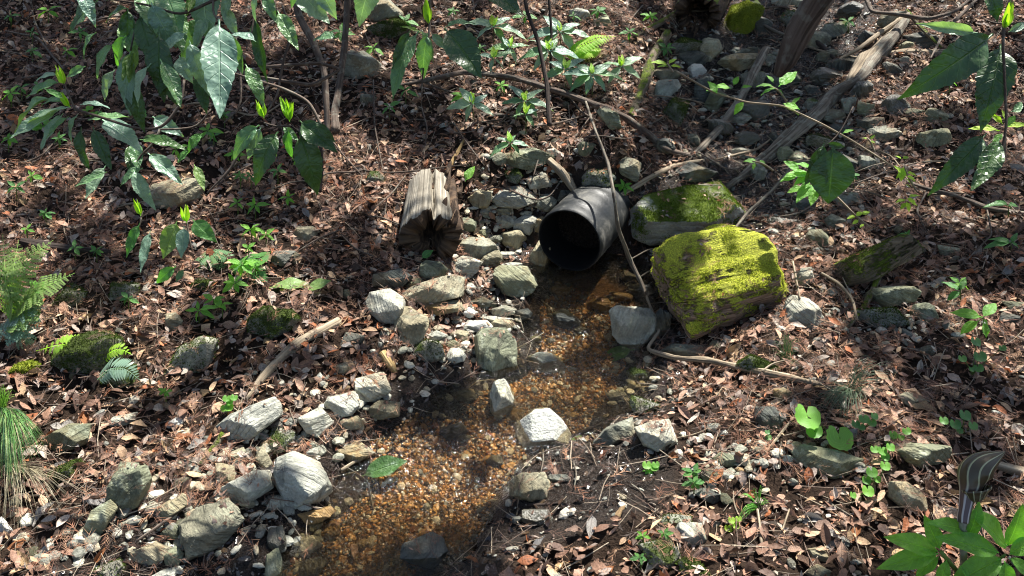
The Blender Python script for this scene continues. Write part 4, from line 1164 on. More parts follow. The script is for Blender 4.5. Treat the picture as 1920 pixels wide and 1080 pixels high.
# ------------------------------------------------------------------ leaf meshes
def leaf_geo(wr=.36, teeth=9, bend=.25, fold=.12, twist=0.0, n=22, across=3, wave=.02, stalk=.08, toothamp=.05, pointy=1.5, seed=0):
    """unit length leaf along +Y, normal +Z, base at the origin"""
    v = np.linspace(0, 1, n)
    w = np.sin(np.pi * v ** (1 / pointy * 1.15)) ** .9 * wr / 2 * (1 - .25 * v)
    w[0] = .012; w[-1] = 0.003
    if teeth:
        saw = (v * teeth * 1.0) % 1.0
        w = w * (1 + toothamp * 2.2 * (saw - .5) * (v > .35))
    us = np.linspace(-1, 1, 2 * across + 1)
    U_, V_ = np.meshgrid(us, v)
    X = U_ * w[:, None]
    Y = V_ + .0 * X
    Z = -bend * V_ ** 2 + fold * np.abs(X) * 1.6 + wave * np.sin(V_ * 14 + U_ * 1.5 + seed) * np.abs(U_)
    X = X + twist * V_ ** 2 * .4
    Y = Y * (1 - .12 * bend * V_)
    Y = stalk + Y * (1 - stalk)
    P = np.stack([X, Y, Z], -1).reshape(-1, 3)
    m = len(us); i = np.arange(n * m).reshape(n, m)
    Fq = np.stack([i[:-1, :-1], i[:-1, 1:], i[1:, 1:], i[1:, :-1]], -1).reshape(-1, 4)
    uv = np.stack([U_, V_], -1).reshape(-1, 2)
    # stalk as a thin three-sided prism
    k = len(P)
    r = .012
    st = []
    for yy in (0, stalk + .06):
        for q in range(3):
            st.append((r * math.cos(q * 2.09), yy, r * math.sin(q * 2.09) - .004))
    P = np.concatenate([P, st]); uv = np.concatenate([uv, np.zeros((6, 2))])
    sf = [[k + q, k + (q + 1) % 3, k + 3 + (q + 1) % 3, k + 3 + q] for q in range(3)]
    return P, np.concatenate([Fq, sf]), uv

LEAFSHAPES = {
    'aucuba': [dict(wr=.34, teeth=11, bend=b, fold=f, twist=t, seed=s, n=30, toothamp=.07) for b, f, t, s in [(.12, .18, .05, 0), (.3, .25, -.12, 2), (.05, .3, .1, 4), (.42, .12, 0, 6)]],
    'narrow': [dict(wr=.24, teeth=10, bend=b, fold=f, seed=s, n=26) for b, f, s in [(.15, .3, 1), (.35, .2, 3)]],
    'oval': [dict(wr=.5, teeth=0, bend=b, fold=f, seed=s, n=12, across=2, pointy=1.2) for b, f, s in [(.15, .2, 1), (.3, .1, 3)]],
    'lance': [dict(wr=.42, teeth=0, bend=b, fold=f, seed=s, n=14, across=2, pointy=1.6) for b, f, s in [(.2, .22, 1), (.35, .15, 5)]],
    'spring': [dict(wr=.46, teeth=7, bend=b, fold=f, seed=s, n=16, across=2, pointy=1.4) for b, f, s in [(.1, .2, 1), (.25, .15, 5)]],
    'bud': [dict(wr=.26, teeth=0, bend=-.1, fold=.8, seed=1, n=8, across=1, pointy=1.6)],
}
_leafcache = {}
def leaf_mesh(shape, mat):
    k = random.randrange(len(LEAFSHAPES[shape])); key = (shape, mat, k)
    if key not in _leafcache:
        P, Fq, uv = leaf_geo(**LEAFSHAPES[shape][k])
        _leafcache[key] = np_mesh('leaf', P, Fq, LM[mat], uv=uv)
    return _leafcache[key]

def leaf_at(parent, base, tip, shape, mat, face=None, wide=1.0, name='leaf'):
    base = np.asarray(base, float); tip = np.asarray(tip, float)
    y = tip - base; L_ = np.linalg.norm(y); y = y / L_
    f = np.array(face if face is not None else [0, -.4, 1.0], float) + rng.normal(size=3) * .18
    z = f - (f @ y) * y
    if np.linalg.norm(z) < .15:
        z = np.array([0, -1, .2]) - (np.array([0, -1, .2]) @ y) * y
    z /= np.linalg.norm(z); x = np.cross(y, z)
    m4 = np.eye(4); m4[:3, 0] = x * L_ * wide; m4[:3, 1] = y * L_; m4[:3, 2] = z * L_
    m4[:3, 3] = base - (np.array(parent.location) if parent is not None else 0)
    return link(name, leaf_mesh(shape, mat), parent, mat4=m4.tolist())

def P_at(px, py, d):
    return CAM + ray(px, py)[0] * d

def shoot(name, label, cat, group, stems, leaves, d, buds=(), root_px=None, stem_mat='bark', shape='aucuba', face=(0, -.55, .8)):
    """stems: list of (pixel points, widths, distances). leaves: (x0,y0,x1,y1,material[,width[,shape]])"""
    base = P_at(*(root_px or leaves[0][:2]), d)
    root = empty(name, base)
    tag(root, label, cat, group)
    for pts, ws, ds in stems:
        P, R = px_path(pts, ws, dist=ds)
        V, Fq, Ft, uv = tube_geo(P - base, R, 7, .08, random.random() * 9)
        link('stem', np_mesh('stem', V, [Fq, Ft], WM[stem_mat], uv=uv), root)
    for lf in leaves:
        x0, y0, x1, y1, mt = lf[:5]
        wide = lf[5] if len(lf) > 5 else 1.0
        shp = lf[6] if len(lf) > 6 else shape
        dj = d + random.uniform(-.04, .04)
        sc_ = math.hypot(x1 - x0, y1 - y0) * d / F_PX
        dt = dj + random.uniform(-.35, .25) * sc_
        leaf_at(root, P_at(x0, y0, dj), P_at(x1, y1, dt), shp, mt, face, wide * 1.2)
    for x0, y0, x1, y1, mt in buds:
        for q in range(4):
            leaf_at(root, P_at(x0, y0, d), P_at(x1 + random.uniform(-7, 7), y1 + random.uniform(-5, 6), d + random.uniform(-.02, .02)), 'bud', mt, (random.uniform(-1, 1), -1, .3))
    return root
EV = 'evergreen shrub shoots'
E, B_, D_, G_, Y_ = 'evergreen', 'bluish', 'darkleaf', 'palegreen', 'bright'
random.seed(5)
shoot('evergreen_shrub', 'evergreen shrub with big toothed glossy leaves hanging from the top left edge', 'shrub', EV,
      [([(640, -160), (560, -80), (480, -30), (400, 0), (340, 30), (275, 8), (215, 0)], [9, 8, 7, 6, 5, 4, 3], 1.35), ([(400, 0), (398, 30), (412, 40)], [5, 4, 3], 1.35),
       ([(480, -30), (478, 25), (470, 70)], [5, 4, 3], 1.38), ([(275, 8), (250, 60), (245, 95)], [4, 4, 3], 1.36)],
      [(183, 0, 122, 54, D_, 1.3), (240, 15, 188, 26, D_, 1.2), (240, 15, 238, 96, D_), (283, 4, 321, 88, B_, 1.3), (262, 26, 287, 122, D_, 1.1), (288, 70, 314, 192, D_, 1.0),
       (396, 24, 310, 129, E, 1.05), (388, -50, 364, 58, B_, 1.5), (411, 36, 414, 212, B_, .85), (336, 104, 350, 152, B_, 1.5), (380, 128, 374, 208, D_, 1.0), (434, -8, 408, 34, B_, 1.2),
       (485, -10, 465, 38, B_, 1.1), (477, 28, 501, 155, D_, .6), (480, 78, 434, 50, B_, 1.3), (495, -15, 517, 40, E, 1.0), (545, -30, 620, 40, B_, 1.2), (632, 70, 580, 58, E, 1.1),
       (245, 95, 218, 200, B_, .9), (257, 88, 238, 152, G_, .9), (212, 82, 158, 131, E, 1.0), (160, 124, 124, 146, E, 1.1), (236, 66, 197, 121, 'mid', 1.2), (283, 118, 234, 186, B_, 1.0),
       (300, 60, 290, 175, D_, 1.0), (350, 60, 300, 100, B_, 1.3), (270, -20, 300, 60, E, 1.4), (305, -30, 340, 60, E, 1.2), (330, 120, 298, 180, D_, 1.0), (200, 0, 250, -20, E),
       (150, -20, 175, 40, B_, 1.0), (225, 40, 262, 110, E, 1.1), (320, 0, 345, 95, E, 1.0), (355, 75, 385, 175, B_, .9), (300, 110, 345, 200, E, .9), (245, 150, 262, 240, D_, .9), (430, 60, 455, 140, E, .9), (395, 30, 350, 85, B_, 1.0),
       (180, 60, 140, 100, E, 1.0), (420, 10, 445, 70, B_, 1.0), (520, 20, 560, 90, E, .9), (330, 20, 270, 90, B_, 1.1), (215, 130, 180, 185, B_, .9), (460, 120, 500, 190, E, .9)],
      1.35, buds=[(250, 95, 240, 150, 'palegreen'), (365, -10, 350, 25, 'palegreen')], root_px=(480, -30))
shoot('evergreen_shrub', 'pale green rosette of long glossy leaves with lime buds at the left edge', 'shrub', EV,
      [([(345, 150), (342, 190), (318, 225), (300, 243), (250, 240), (190, 220), (140, 205)], [5, 5, 6, 5, 5, 5, 5], 1.7), ([(140, 205), (118, 150), (108, 128)], [4, 3, 3], 1.7)],
      [(112, 152, 44, 182, E, .9), (108, 140, 60, 137, B_, 1.1), (98, 182, -2, 224, E, .8), (112, 205, 16, 260, B_, .75), (118, 212, 68, 278, B_, .9), (145, 214, 116, 265, B_, .9),
       (118, 190, 60, 178, E, .8), (128, 218, 84, 260, E, .8), (192, 224, 258, 266, B_, 1.3), (152, 238, 148, 322, D_, .8), (174, 238, 208, 318, D_, .9), (150, 196, 203, 190, B_, 1.3),
       (120, 185, 80, 165, 'mid'), (165, 225, 240, 210, E, 1.0), (130, 200, 30, 228, B_, .6)], 1.7, buds=[(122, 160, 108, 125, 'lime'), (132, 202, 115, 170, 'lime')], root_px=(140, 205), face=(0, -.3, 1))
shoot('evergreen_shrub', 'drooping glossy leaves on a twig below the pale green rosette', 'shrub', EV,
      [([(300, 243), (290, 270), (262, 290), (250, 320)], [5, 4, 4, 3], 1.9), ([(395, 205), (372, 238), (340, 242), (300, 243)], [3, 4, 4, 4], 1.9)],
      [(286, 218, 336, 252, B_, 1.3), (253, 262, 262, 322, E, 1.0), (276, 286, 345, 342, B_, .9), (198, 310, 160, 374, B_, 1.0), (250, 318, 276, 384, B_, .9), (262, 262, 340, 262, D_, .8),
       (245, 268, 248, 330, D_, .8), (364, 308, 386, 356, G_, .9), (268, 315, 215, 338, E, 1.1), (380, 250, 340, 280, 'mid', 1.2), (355, 280, 330, 305, 'mid', 1.4), (200, 322, 140, 350, E, .8)], 1.9, root_px=(300, 243))
shoot('evergreen_shrub', 'evergreen shoot with dark drooping leaves and two lime buds right of the shrub', 'shrub', EV,
      [([(612, 255), (580, 190), (530, 165), (430, 135)], [6, 6, 5, 4], 1.9), ([(545, 235), (520, 240), (495, 230)], [4, 4, 3], 1.85)],
      [(486, 234, 417, 288, E, 1.1), (490, 238, 458, 300, B_, 1.0), (522, 246, 462, 336, D_, 1.1), (562, 226, 622, 280, D_, 1.2), (590, 228, 630, 266, D_, .9), (562, 248, 600, 364, D_, 1.15),
       (518, 248, 506, 295, E, 1.1), (540, 240, 538, 300, 'mid', .9), (530, 238, 560, 262, E, 1.1)], 1.85, buds=[(543, 228, 530, 188, 'lime'), (495, 222, 488, 190, 'lime'), (543, 228, 545, 195, 'lime')], root_px=(545, 235), face=(0, -.8, .6))
shoot('evergreen_sapling', 'small sapling with one yellowish and two green hanging leaves on the left slope', 'plant', EV,
      [([(350, 412), (352, 430), (360, 470)], [4, 3, 3], 2.35)],
      [(332, 414, 308, 487, G_, 1.3), (345, 424, 342, 484, B_, 1.1), (362, 412, 397, 452, 'mid', 1.5), (330, 500, 282, 532, 'mid', 1.1), (345, 505, 330, 530, E, 1.2)], 2.3, buds=[(350, 418, 347, 385, 'lime')], root_px=(350, 415), face=(0, -.8, .6))
shoot('evergreen_sapling', 'two thin hanging leaves under a lime bud left of the yellowish leaf', 'plant', EV,
      [([(265, 408), (262, 425)], [3, 3], 2.3)], [(262, 418, 237, 484, 'mid', .8), (282, 432, 264, 512, B_, .6), (262, 400, 255, 380, B_, 1.2)], 2.3, buds=[(264, 405, 258, 375, 'lime')], root_px=(265, 408), face=(0, -.8, .6))
shoot('evergreen_shrub', 'large dark glossy leaf cluster hanging at the top centre', 'shrub', EV,
      [([(806, -90), (806, -20), (806, 55), (792, 140), (790, 200)], [6, 6, 5, 3, 2], 1.6)],
      [(785, 58, 715, 168, E, .75), (802, 62, 783, 148, E, 1.0), (834, 52, 909, 140, D_, 1.35), (808, 62, 840, 95, B_, 1.0), (770, 55, 735, 130, D_, .7), (900, -30, 985, 22, D_, 1.2), (790, 55, 820, 110, E, .7),
       (750, 50, 800, 55, 'palegreen', .5, 'narrow'), (835, 50, 890, 30, E, .8)], 1.6, buds=[(804, 48, 803, -5, 'lime')], root_px=(806, 55), face=(0, -.7, .7))
shoot('evergreen_shrub', 'pale toothed leaf tips poking in from the top edge beside the upright stem', 'shrub', EV,
      [([(700, -120), (690, -50), (680, -30)], [6, 5, 4], 1.3)], [(705, -60, 665, 46, B_, 1.2), (690, -50, 640, -10, E), (585, -60, 620, 34, B_, 1.2), (560, -40, 545, 10, E, 1)], 1.3, root_px=(680, -30))
shoot('evergreen_shrub', 'large dark glossy leaves hanging down the right edge', 'shrub', EV,
      [([(1950, -120), (1910, -30), (1888, 10), (1880, 70), (1884, 150), (1888, 235), (1870, 330)], [8, 7, 6, 6, 5, 5, 4], 1.35)],
      [(1862, 64, 1742, 166, D_, 1.0), (1877, 82, 1858, 218, D_, 1.1), (1852, -30, 1878, 40, D_, 1.3), (1850, 250, 1768, 348, D_, .85), (1876, 258, 1828, 360, D_, .9), (1890, 60, 1935, 40, B_, 1), (1895, 210, 1930, 190, E, 1),
       (1835, 62, 1720, 46, B_, .5)], 1.35, buds=[(1882, 58, 1888, 6, 'lime')], root_px=(1880, 70), face=(0, -.9, .5))
shoot('spring_shoot', 'fresh lime leaves on the dark twig at the right edge', 'shrub', EV,
      [([(1870, 330), (1885, 290), (1885, 240)], [5, 4, 4], 1.5)], [(1875, 245, 1818, 237, 'lime', .8, 'spring'), (1885, 240, 1905, 215, 'bright', 1, 'spring'), (1890, 238, 1930, 228, 'lime', .8, 'spring'), (1880, 232, 1858, 212, 'lime', .7, 'spring'), (1880, 250, 1860, 270, 'bright', .8, 'spring'),
                                                  (1885, 225, 1880, 205, 'lime', .8, 'spring')], 1.5, root_px=(1885, 240))
shoot('evergreen_sapling', 'pair of dark backlit leaves hanging above the right end of the mossy log', 'plant', EV,
      [([(1600, 200), (1575, 250), (1552, 272)], [3, 3, 3], 1.75)], [(1562, 270, 1556, 384, 'darkleaf', 1.35, 'oval'), (1546, 268, 1514, 350, D_, 1.1), (1550, 268, 1590, 280, D_, .8)], 1.75, root_px=(1552, 272), face=(.2, -1, .2))

def herb_on(px, py, spec, lift, name, label, cat, group, mat, shape, stems=True, root_down=26):
    """low plant: leaves given as pixel offsets from its crown; the crown stands `lift` m above the soil"""
    g0 = at(px, min(py + root_down, 1120))
    d = depth_of(g0) - lift
    root = empty(name, g0)
    if isinstance(label, str): tag(root, label, cat, group)
    crown = P_at(px, py, d)
    P = np.array([g0 - [0, 0, .01], g0 * .5 + crown * .5 + [.004, 0, .003], crown])
    V, Fq, Ft, uv = tube_geo(P - g0, [.0022, .002, .0016], 5, .05)
    link('stem', np_mesh('stem', V, [Fq, Ft], WM['greenstem'], uv=uv), root)
    for lf in spec:
        dx, dy = lf[0], lf[1]; ox, oy = (lf[2], lf[3]) if len(lf) > 3 else (0, 0)
        mt = lf[4] if len(lf) > 4 else mat
        leaf_at(root, P_at(px + ox, py + oy, d), P_at(px + ox + dx, py + oy + dy, d + random.uniform(-.012, .012)), shape, mt, (0, -.35, 1), random.uniform(.9, 1.15))
        if (ox or oy) and stems:
            q = np.array([crown, (crown + P_at(px + ox, py + oy, d)) / 2 + [0, 0, .004], P_at(px + ox, py + oy, d)])
            V, Fq, Ft, uv = tube_geo(q - g0, [.0015, .0013, .001], 4, .05)
            link('stalk', np_mesh('stalk', V, [Fq, Ft], WM['greenstem'], uv=uv), root)
    return root

def ringspec(n, r, squash=.55, jitter=.3, a0=None):
    a0 = random.random() * 6 if a0 is None else a0
    return [(math.cos(a0 + (k + random.uniform(-jitter, jitter)) * 6.283 / n) * r * random.uniform(.75, 1.15), math.sin(a0 + k * 6.283 / n) * r * squash * random.uniform(.75, 1.15)) for k in range(n)]
HG = 'small green plants on the forest floor'
# creeping bright seedlings, one plant each along the trailing line
for k, (x, y, r, n) in enumerate([(372, 582, 34, 5), (400, 562, 26, 4), (440, 530, 32, 6), (452, 496, 32, 6), (478, 500, 24, 4), (470, 430, 26, 5), (498, 440, 22, 4), (465, 465, 20, 4), (540, 370, 24, 5), (478, 385, 26, 5), (445, 380, 20, 4), (416, 570, 18, 4)]):
    auto(herb_on(x, y, ringspec(n, r, .7), .04, 'bright_seedling', None, 'plant', HG, 'bright', 'spring'), 'bright green toothed seedling', 'plant', HG, x, y)
# dark evergreen seedlings with lime buds
for k, (x, y, r, n) in enumerate([(985, 190, 46, 6), (1110, 140, 50, 7), (886, 195, 44, 5), (957, 268, 32, 5), (985, 215, 24, 3), (1030, 95, 46, 6), (1050, 60, 50, 6), (925, 50, 48, 5), (955, 90, 38, 5), (1165, 125, 40, 4), (925, 110, 34, 4), (1060, 130, 40, 5)]):
    s_ = [q + (0, 0, random.choice(['bluish', 'evergreen', 'bluish'])) for q in ringspec(n, r * 1.35, .6)] + [(random.uniform(-5, 5), -26, 0, 0, 'lime'), (random.uniform(-9, 9), -22, 0, 0, 'lime')]
    auto(herb_on(x, y, s_, .10, 'evergreen_seedling', None, 'plant', HG, 'evergreen', 'lance', root_down=40), 'dark evergreen seedling with lime bud', 'plant', HG, x, y)
# light spring twigs on the right
SP = 'spring twigs with fresh leaves'
def spring(label, stem, leaves, d, mt='lime'):
    sp = shoot('spring_twig', label, 'twig', SP, [(stem, [3.6] * (len(stem) - 1) + [2], d)], [(a, b, c, e, mt, 1.0, 'spring') for a, b, c, e in leaves], d if not isinstance(d, list) else d[-1], root_px=stem[0], stem_mat='dead', face=(0, -.3, 1))
    return sp
spring('long thin pale twig with a few lime leaves crossing the gully', [(1270, 135), (1335, 172), (1400, 192), (1467, 198), (1540, 232), (1600, 265), (1655, 300), (1682, 318)],
       [(1467, 198, 1502, 208), (1500, 205, 1470, 192), (1485, 196, 1500, 180), (1395, 190, 1375, 215), (1345, 172, 1325, 165), (1345, 175, 1330, 150), (1375, 160, 1385, 142), (1580, 250, 1600, 240), (1370, 165, 1340, 160), (1390, 165, 1410, 158)], 2.7, 'bright')
spring('upright spring shoot with round lime leaves right of the hanging dark leaves', [(1720, 360), (1704, 335), (1695, 310)],
       [(1690, 325, 1678, 310), (1695, 312, 1690, 338), (1700, 330, 1720, 340), (1700, 325, 1722, 325), (1698, 345, 1708, 352), (1700, 318, 1682, 332), (1690, 298, 1680, 290), (1692, 298, 1706, 292), (1700, 335, 1716, 350), (1704, 370, 1724, 362), (1700, 372, 1722, 385), (1698, 374, 1680, 378), (1700, 378, 1706, 398), (1700, 380, 1688, 392)], 2.55)
spring('bushy lime green shoot behind the hanging dark leaf pair', [(1545, 380), (1535, 350), (1515, 330)],
       [(1520, 330, 1478, 318), (1518, 328, 1490, 342), (1520, 340, 1498, 358), (1525, 345, 1492, 372), (1530, 330, 1518, 305), (1535, 345, 1575, 350), (1530, 352, 1520, 385), (1540, 340, 1560, 372), (1525, 318, 1495, 300), (1538, 328, 1560, 318), (1500, 320, 1470, 300), (1495, 330, 1462, 335), (1505, 350, 1475, 360)], 2.62, 'bright')
spring('small lime sprig on a fine twig above the rotten log', [(1570, 370), (1590, 390), (1610, 410), (1635, 428)],
       [(1605, 405, 1588, 408), (1605, 405, 1618, 395), (1610, 412, 1598, 420), (1615, 402, 1632, 396), (1620, 420, 1612, 426)], 2.7)
spring('lime leaves above the large mossy boulder', [(1450, 320), (1430, 305), (1410, 302)], [(1420, 303, 1396, 298), (1415, 305, 1412, 318), (1425, 300, 1436, 312)], 2.85, 'bright')
spring('green leaf pair beside the mossy leaning stick', [(1262, 135), (1255, 125), (1250, 118)], [(1252, 122, 1222, 110), (1252, 124, 1232, 124), (1254, 120, 1268, 106), (1256, 124, 1278, 122)], 3.3, 'lime')
spring('green leaves below the hanging near branch', [(1475, 190), (1460, 168), (1440, 160)], [(1450, 162, 1420, 155), (1455, 165, 1425, 172), (1460, 162, 1495, 130), (1462, 160, 1490, 145), (1455, 168, 1470, 175), (1450, 155, 1440, 138)], 2.95, 'bright')
spring('tiny lime sprig at the right above the rotten log', [(1640, 285), (1632, 262), (1625, 258)], [(1630, 262, 1618, 256), (1632, 264, 1642, 268), (1632, 262, 1640, 252)], 2.8)

herb_on(1512, 778, [], .05, 'butterbur_stem', 'x', 'plant', HG, 'bright', 'oval') if False else None
def round_leaf(parent, c, r, nrm, mat, notch=True):
    n = 26; P = [(0, 0, -.12 * r)]; uv = [(0, 0)]
    for k in range(n):
        a = (k / n) * 6.283 + 1.57; rr = r * (1 + .05 * math.sin(k * 9.1)); 
        if notch: rr *= 1 - .75 * math.exp(-((a - 1.57 if a < 4.7 else a - 1.57 - 6.283) / .22) ** 2)
        P.append((rr * math.cos(a), rr * math.sin(a), .10 * r * math.sin(a * 3))); uv.append((.6, a * .16))
    z = np.array(nrm, float); z /= np.linalg.norm(z); x = np.cross([0, 1, .2], z); x /= np.linalg.norm(x); y = np.cross(z, x)
    W = np.array(P) @ np.array([x, y, z]) + c - np.array(parent.location)
    Fc = np.array([[0, 1 + k, 1 + (k + 1) % n] for k in range(n)])
    return link('leaf', np_mesh('leaf', W, Fc, LM[mat], uv=np.array(uv)), parent)
def round_plant(label, leaves, lift, mat, desc=None):
    x0, y0 = leaves[0][:2]
    g0 = at(leaves[-1][0], min(leaves[-1][1] + 12, 1100)); root = empty('round_leaved_plant', g0)
    if label: tag(root, label, 'plant', HG)
    else: auto(root, desc, 'plant', HG, x0, y0)
    d = depth_of(g0) - lift
    for x, y, r in leaves:
        c = P_at(x, y, d); round_leaf(root, c, r * d / F_PX, (random.uniform(-.3, .3), -.5, 1), mat)
        q = np.array([g0, (g0 + c) / 2 + [0, 0, .01], c - [0, 0, .002]])
        V, Fq, Ft, uv = tube_geo(q - g0, [.0016] * 3, 4, .05); link('stalk', np_mesh('stalk', V, [Fq, Ft], WM['greenstem'], uv=uv), root)
    return root
round_plant('broad round leaved seedling in bright green on the right bank', [(1515, 780, 27), (1527, 808, 15), (1575, 820, 27)], .05, 'bright')
round_plant(None, [(1770, 788, 9), (1792, 795, 11), (1810, 778, 12), (1825, 798, 10), (1800, 808, 6)], .03, 'mid', 'round leaved creeper plant')
round_plant(None, [(1620, 785, 10), (1635, 792, 9), (1605, 795, 9), (1640, 780, 8), (1615, 800, 8)], .03, 'mid', 'round leaved creeper plant')
round_plant(None, [(1675, 815, 9), (1700, 808, 8), (1668, 828, 9), (1690, 820, 7)], .03, 'bright', 'round leaved creeper plant')
round_plant(None, [(1655, 845, 10), (1670, 838, 9), (1640, 842, 8), (1660, 856, 9)], .03, 'bright', 'round leaved creeper plant')
round_plant(None, [(1635, 885, 11), (1660, 873, 10), (1625, 900, 9), (1645, 898, 8)], .03, 'bright', 'round leaved creeper plant')
round_plant(None, [(1628, 920, 12), (1600, 928, 7)], .03, 'bright', 'round leaved creeper plant')
round_plant(None, [(1372, 975, 7), (1380, 985, 7), (1365, 990, 7), (1375, 998, 7), (1385, 972, 6)], .03, 'lime', 'round leaved creeper plant')
round_plant(None, [(1830, 640, 11), (1838, 668, 12), (1805, 672, 8), (1835, 690, 9), (1880, 652, 7), (1822, 692, 6)], .04, 'mid', 'round leaved creeper plant')
round_plant(None, [(1439, 810, 5), (1441, 820, 6)], .02, 'mid', 'round leaved creeper plant')
for x, y in [(75, 538), (80, 232), (430, 755), (170, 210), (1225, 880)]:
    round_plant(None, [(x + random.uniform(-14, 14), y + random.uniform(-10, 10), random.uniform(6, 9)) for _ in range(5)], .03, 'bright', 'little clover like plant')
herb_on(1842, 595, [(-52, -16), (-38, 20, -6, 6), (28, -32, 0, 0), (18, 12, 0, 4), (8, 30, 2, 8)], .07, 'oval_leaved_seedling', 'four leaved seedling with veined oval leaves at the right', 'plant', HG, 'bright', 'oval')
herb_on(1800, 545, [(-30, -22), (-25, 18), (12, -26), (-10, 14)], .05, 'dark_seedling', 'dull green seedling above the four leaved seedling', 'plant', HG, 'mid', 'spring')
herb_on(1895, 455, [(-50, 4), (-35, -14), (15, -22), (20, 8)], .05, 'dark_seedling', 'dull green seedling at the right edge above the seedlings', 'plant', HG, 'mid', 'lance')
herb_on(1890, 385, [(-45, -4), (-20, -12), (25, -4), (10, 8)], .05, 'dark_seedling', 'low green seedling under the dark branch at the right edge', 'plant', HG, 'mid', 'lance')
for k, (x, y) in enumerate([(60, 95), (125, 95), (150, 60), (40, 165), (20, 175), (70, 160), (60, 330), (30, 350), (330, 280), (420, 215), (480, 255), (520, 320), (560, 300), (400, 255), (390, 245), (85, 400), (50, 430), (140, 465), (180, 470), (1245, 1000), (1205, 1005), (1200, 1045), (1300, 885), (1300, 905), (1075, 30), (1170, 350), (760, 170), (730, 200), (1120, 20), (985, 30), (1800, 530), (440, 290), (470, 330), (240, 560), (310, 735), (20, 30), (90, 20), (60, 60), (700, 90), (760, 40), (850, 20), (900, 90), (940, 160), (1180, 60), (1220, 30), (1340, 165), (1590, 40), (1780, 150), (1840, 300), (1700, 440), (1600, 330), (870, 180), (640, 60), (450, 330), (110, 260), (15, 260), (1250, 90)]):
    auto(herb_on(x, y, ringspec(random.choice([4, 5, 6]), random.uniform(14, 26), .7), .03, 'forest_herb', None, 'plant', HG, random.choice(['bright', 'mid', 'mid']), random.choice(['spring', 'oval'])), 'small leafy green herb', 'plant', HG, x, y)
def lone_leaf(label, a, b, mat, shape='spring', lift=.015, wide=1.2):
    g0 = at(*a); d = depth_of(g0) - lift
    o = leaf_at(None, P_at(*a, d), P_at(*b, d), shape, mat, (0, -.3, 1), wide, name='green_leaf'); tag(o, label, 'leaf')
lone_leaf('single dark green leaf floating at the left of the gravel pool', (678, 893), (760, 858), 'darkleaf', 'oval', .03, 1.1)
lone_leaf('green leaf lying in mud beside the white rock', (1068, 822), (1112, 830), 'mid', 'oval', .03, 1.1)
lone_leaf('wet green leaf beneath the pale block boulder', (1190, 655), (1120, 668), 'mid', 'oval', .03, 1.1)
lone_leaf('big pale green fallen leaf lying flat on the left slope', (505, 540), (585, 518), 'palegreen', 'oval', .02, 1.0)
lone_leaf('second pale green fallen leaf right of the big one', (575, 545), (618, 522), 'palegreen', 'oval', .02, 1.2)
lone_leaf('fallen green leaf at the base of the hollow rotten log', (790, 484), (812, 468), 'mid', 'spring', .05, 1.4)
lone_leaf('small bent lime leaf above the hollow log', (872, 340), (888, 308), 'bright', 'spring', .02)

# ferns: frond > pinna objects joined per frond
def frond_geo(P, width, npin, pinw=.34, taper=1.0, droop=.25, up=(0, 0, 1), sub=False):
    P = np.asarray(P, float)
    t = np.linspace(0, 1, len(P)); T = np.linspace(0.06, 1, npin)
    Q = np.stack([np.interp(T, t, P[:, i]) for i in range(3)], 1)
    G = np.gradient(Q, axis=0); G /= np.linalg.norm(G, axis=1, keepdims=True)
    S = np.cross(G, np.array(up, float)); S /= np.linalg.norm(S, axis=1, keepdims=True); Nn = np.cross(S, G)
    V, F3, uv = [], [], []
    def blade(b, dr, nn, L_, w_):
        k = len(V)
        sd = np.cross(dr, nn); sd /= np.linalg.norm(sd) + 1e-9
        pts = [b, b + dr * L_ * .35 + sd * w_ * .5, b + dr * L_ * .35 - sd * w_ * .5, b + dr * L_ * .7 + sd * w_ * .36 - nn * L_ * droop * .4, b + dr * L_ * .7 - sd * w_ * .36 - nn * L_ * droop * .4, b + dr * L_ - nn * L_ * droop]
        V.extend(pts); uv.extend([(0, 0), (.5, .3), (-.5, .3), (.5, .7), (-.5, .7), (0, 1)])
        F3.extend([[k, k + 1, k + 2], [k + 1, k + 3, k + 2], [k + 2, k + 3, k + 4], [k + 3, k + 5, k + 4]])
    for i in range(npin):
        env = (math.sin(math.pi * min(1, T[i] * .85 + .18)) ** .8) * taper
        L_ = width * env
        for sg in (-1, 1):
            dr = S[i] * sg + G[i] * .45; dr /= np.linalg.norm(dr)
            if sub and L_ > width * .2:
                ns = 5
                for q in range(ns):
                    b = Q[i] + dr * L_ * (q + .4) / ns
                    for s2 in (-1, 1):
                        d2 = dr * .7 + s2 * np.cross(dr, Nn[i]); d2 /= np.linalg.norm(d2)
                        blade(b, d2, Nn[i], L_ * .34 * (1 - q / ns * .6), L_ * .17)
            else:
                blade(Q[i], dr, Nn[i], L_, L_ * pinw)
    # rachis
    R3, Fq, Ft, u2 = tube_geo(P, np.linspace(.0016, .0006, len(P)), 4, .02)
    k = len(V)
    V = np.concatenate([V, R3]); uv = np.concatenate([uv, np.zeros((len(R3), 2))])
    return V, [np.array(F3), Fq + k], uv
FN = 'ferns on the forest floor'
def fern(label, fronds, mat, lift=.06, name='fern', npin=18, width=.03, sub=False, pinw=.34, base=None, desc=None):
    """fronds: list of pixel poly-lines from base to tip"""
    bx, by = base or fronds[0][0]
    g0 = at(bx, min(by + 10, 1110)); root = empty(name, g0)
    if label: tag(root, label, 'fern', FN)
    else: auto(root, desc, 'fern', FN, bx, by)
    d = depth_of(g0)
    for fr_ in fronds:
        n = len(fr_)
        P = np.array([P_at(x, y, d - lift * math.sin(math.pi * (.15 + .6 * k / (n - 1)))) for k, (x, y) in enumerate(fr_)])
        wd = width if not isinstance(width, float) else width
        V, Fs, uv = frond_geo(P, wd, npin, pinw, sub=sub, up=(0, -.5, 1))
        link('frond', np_mesh('frond', V - g0, Fs, LM[mat], uv=uv), root)
    return root
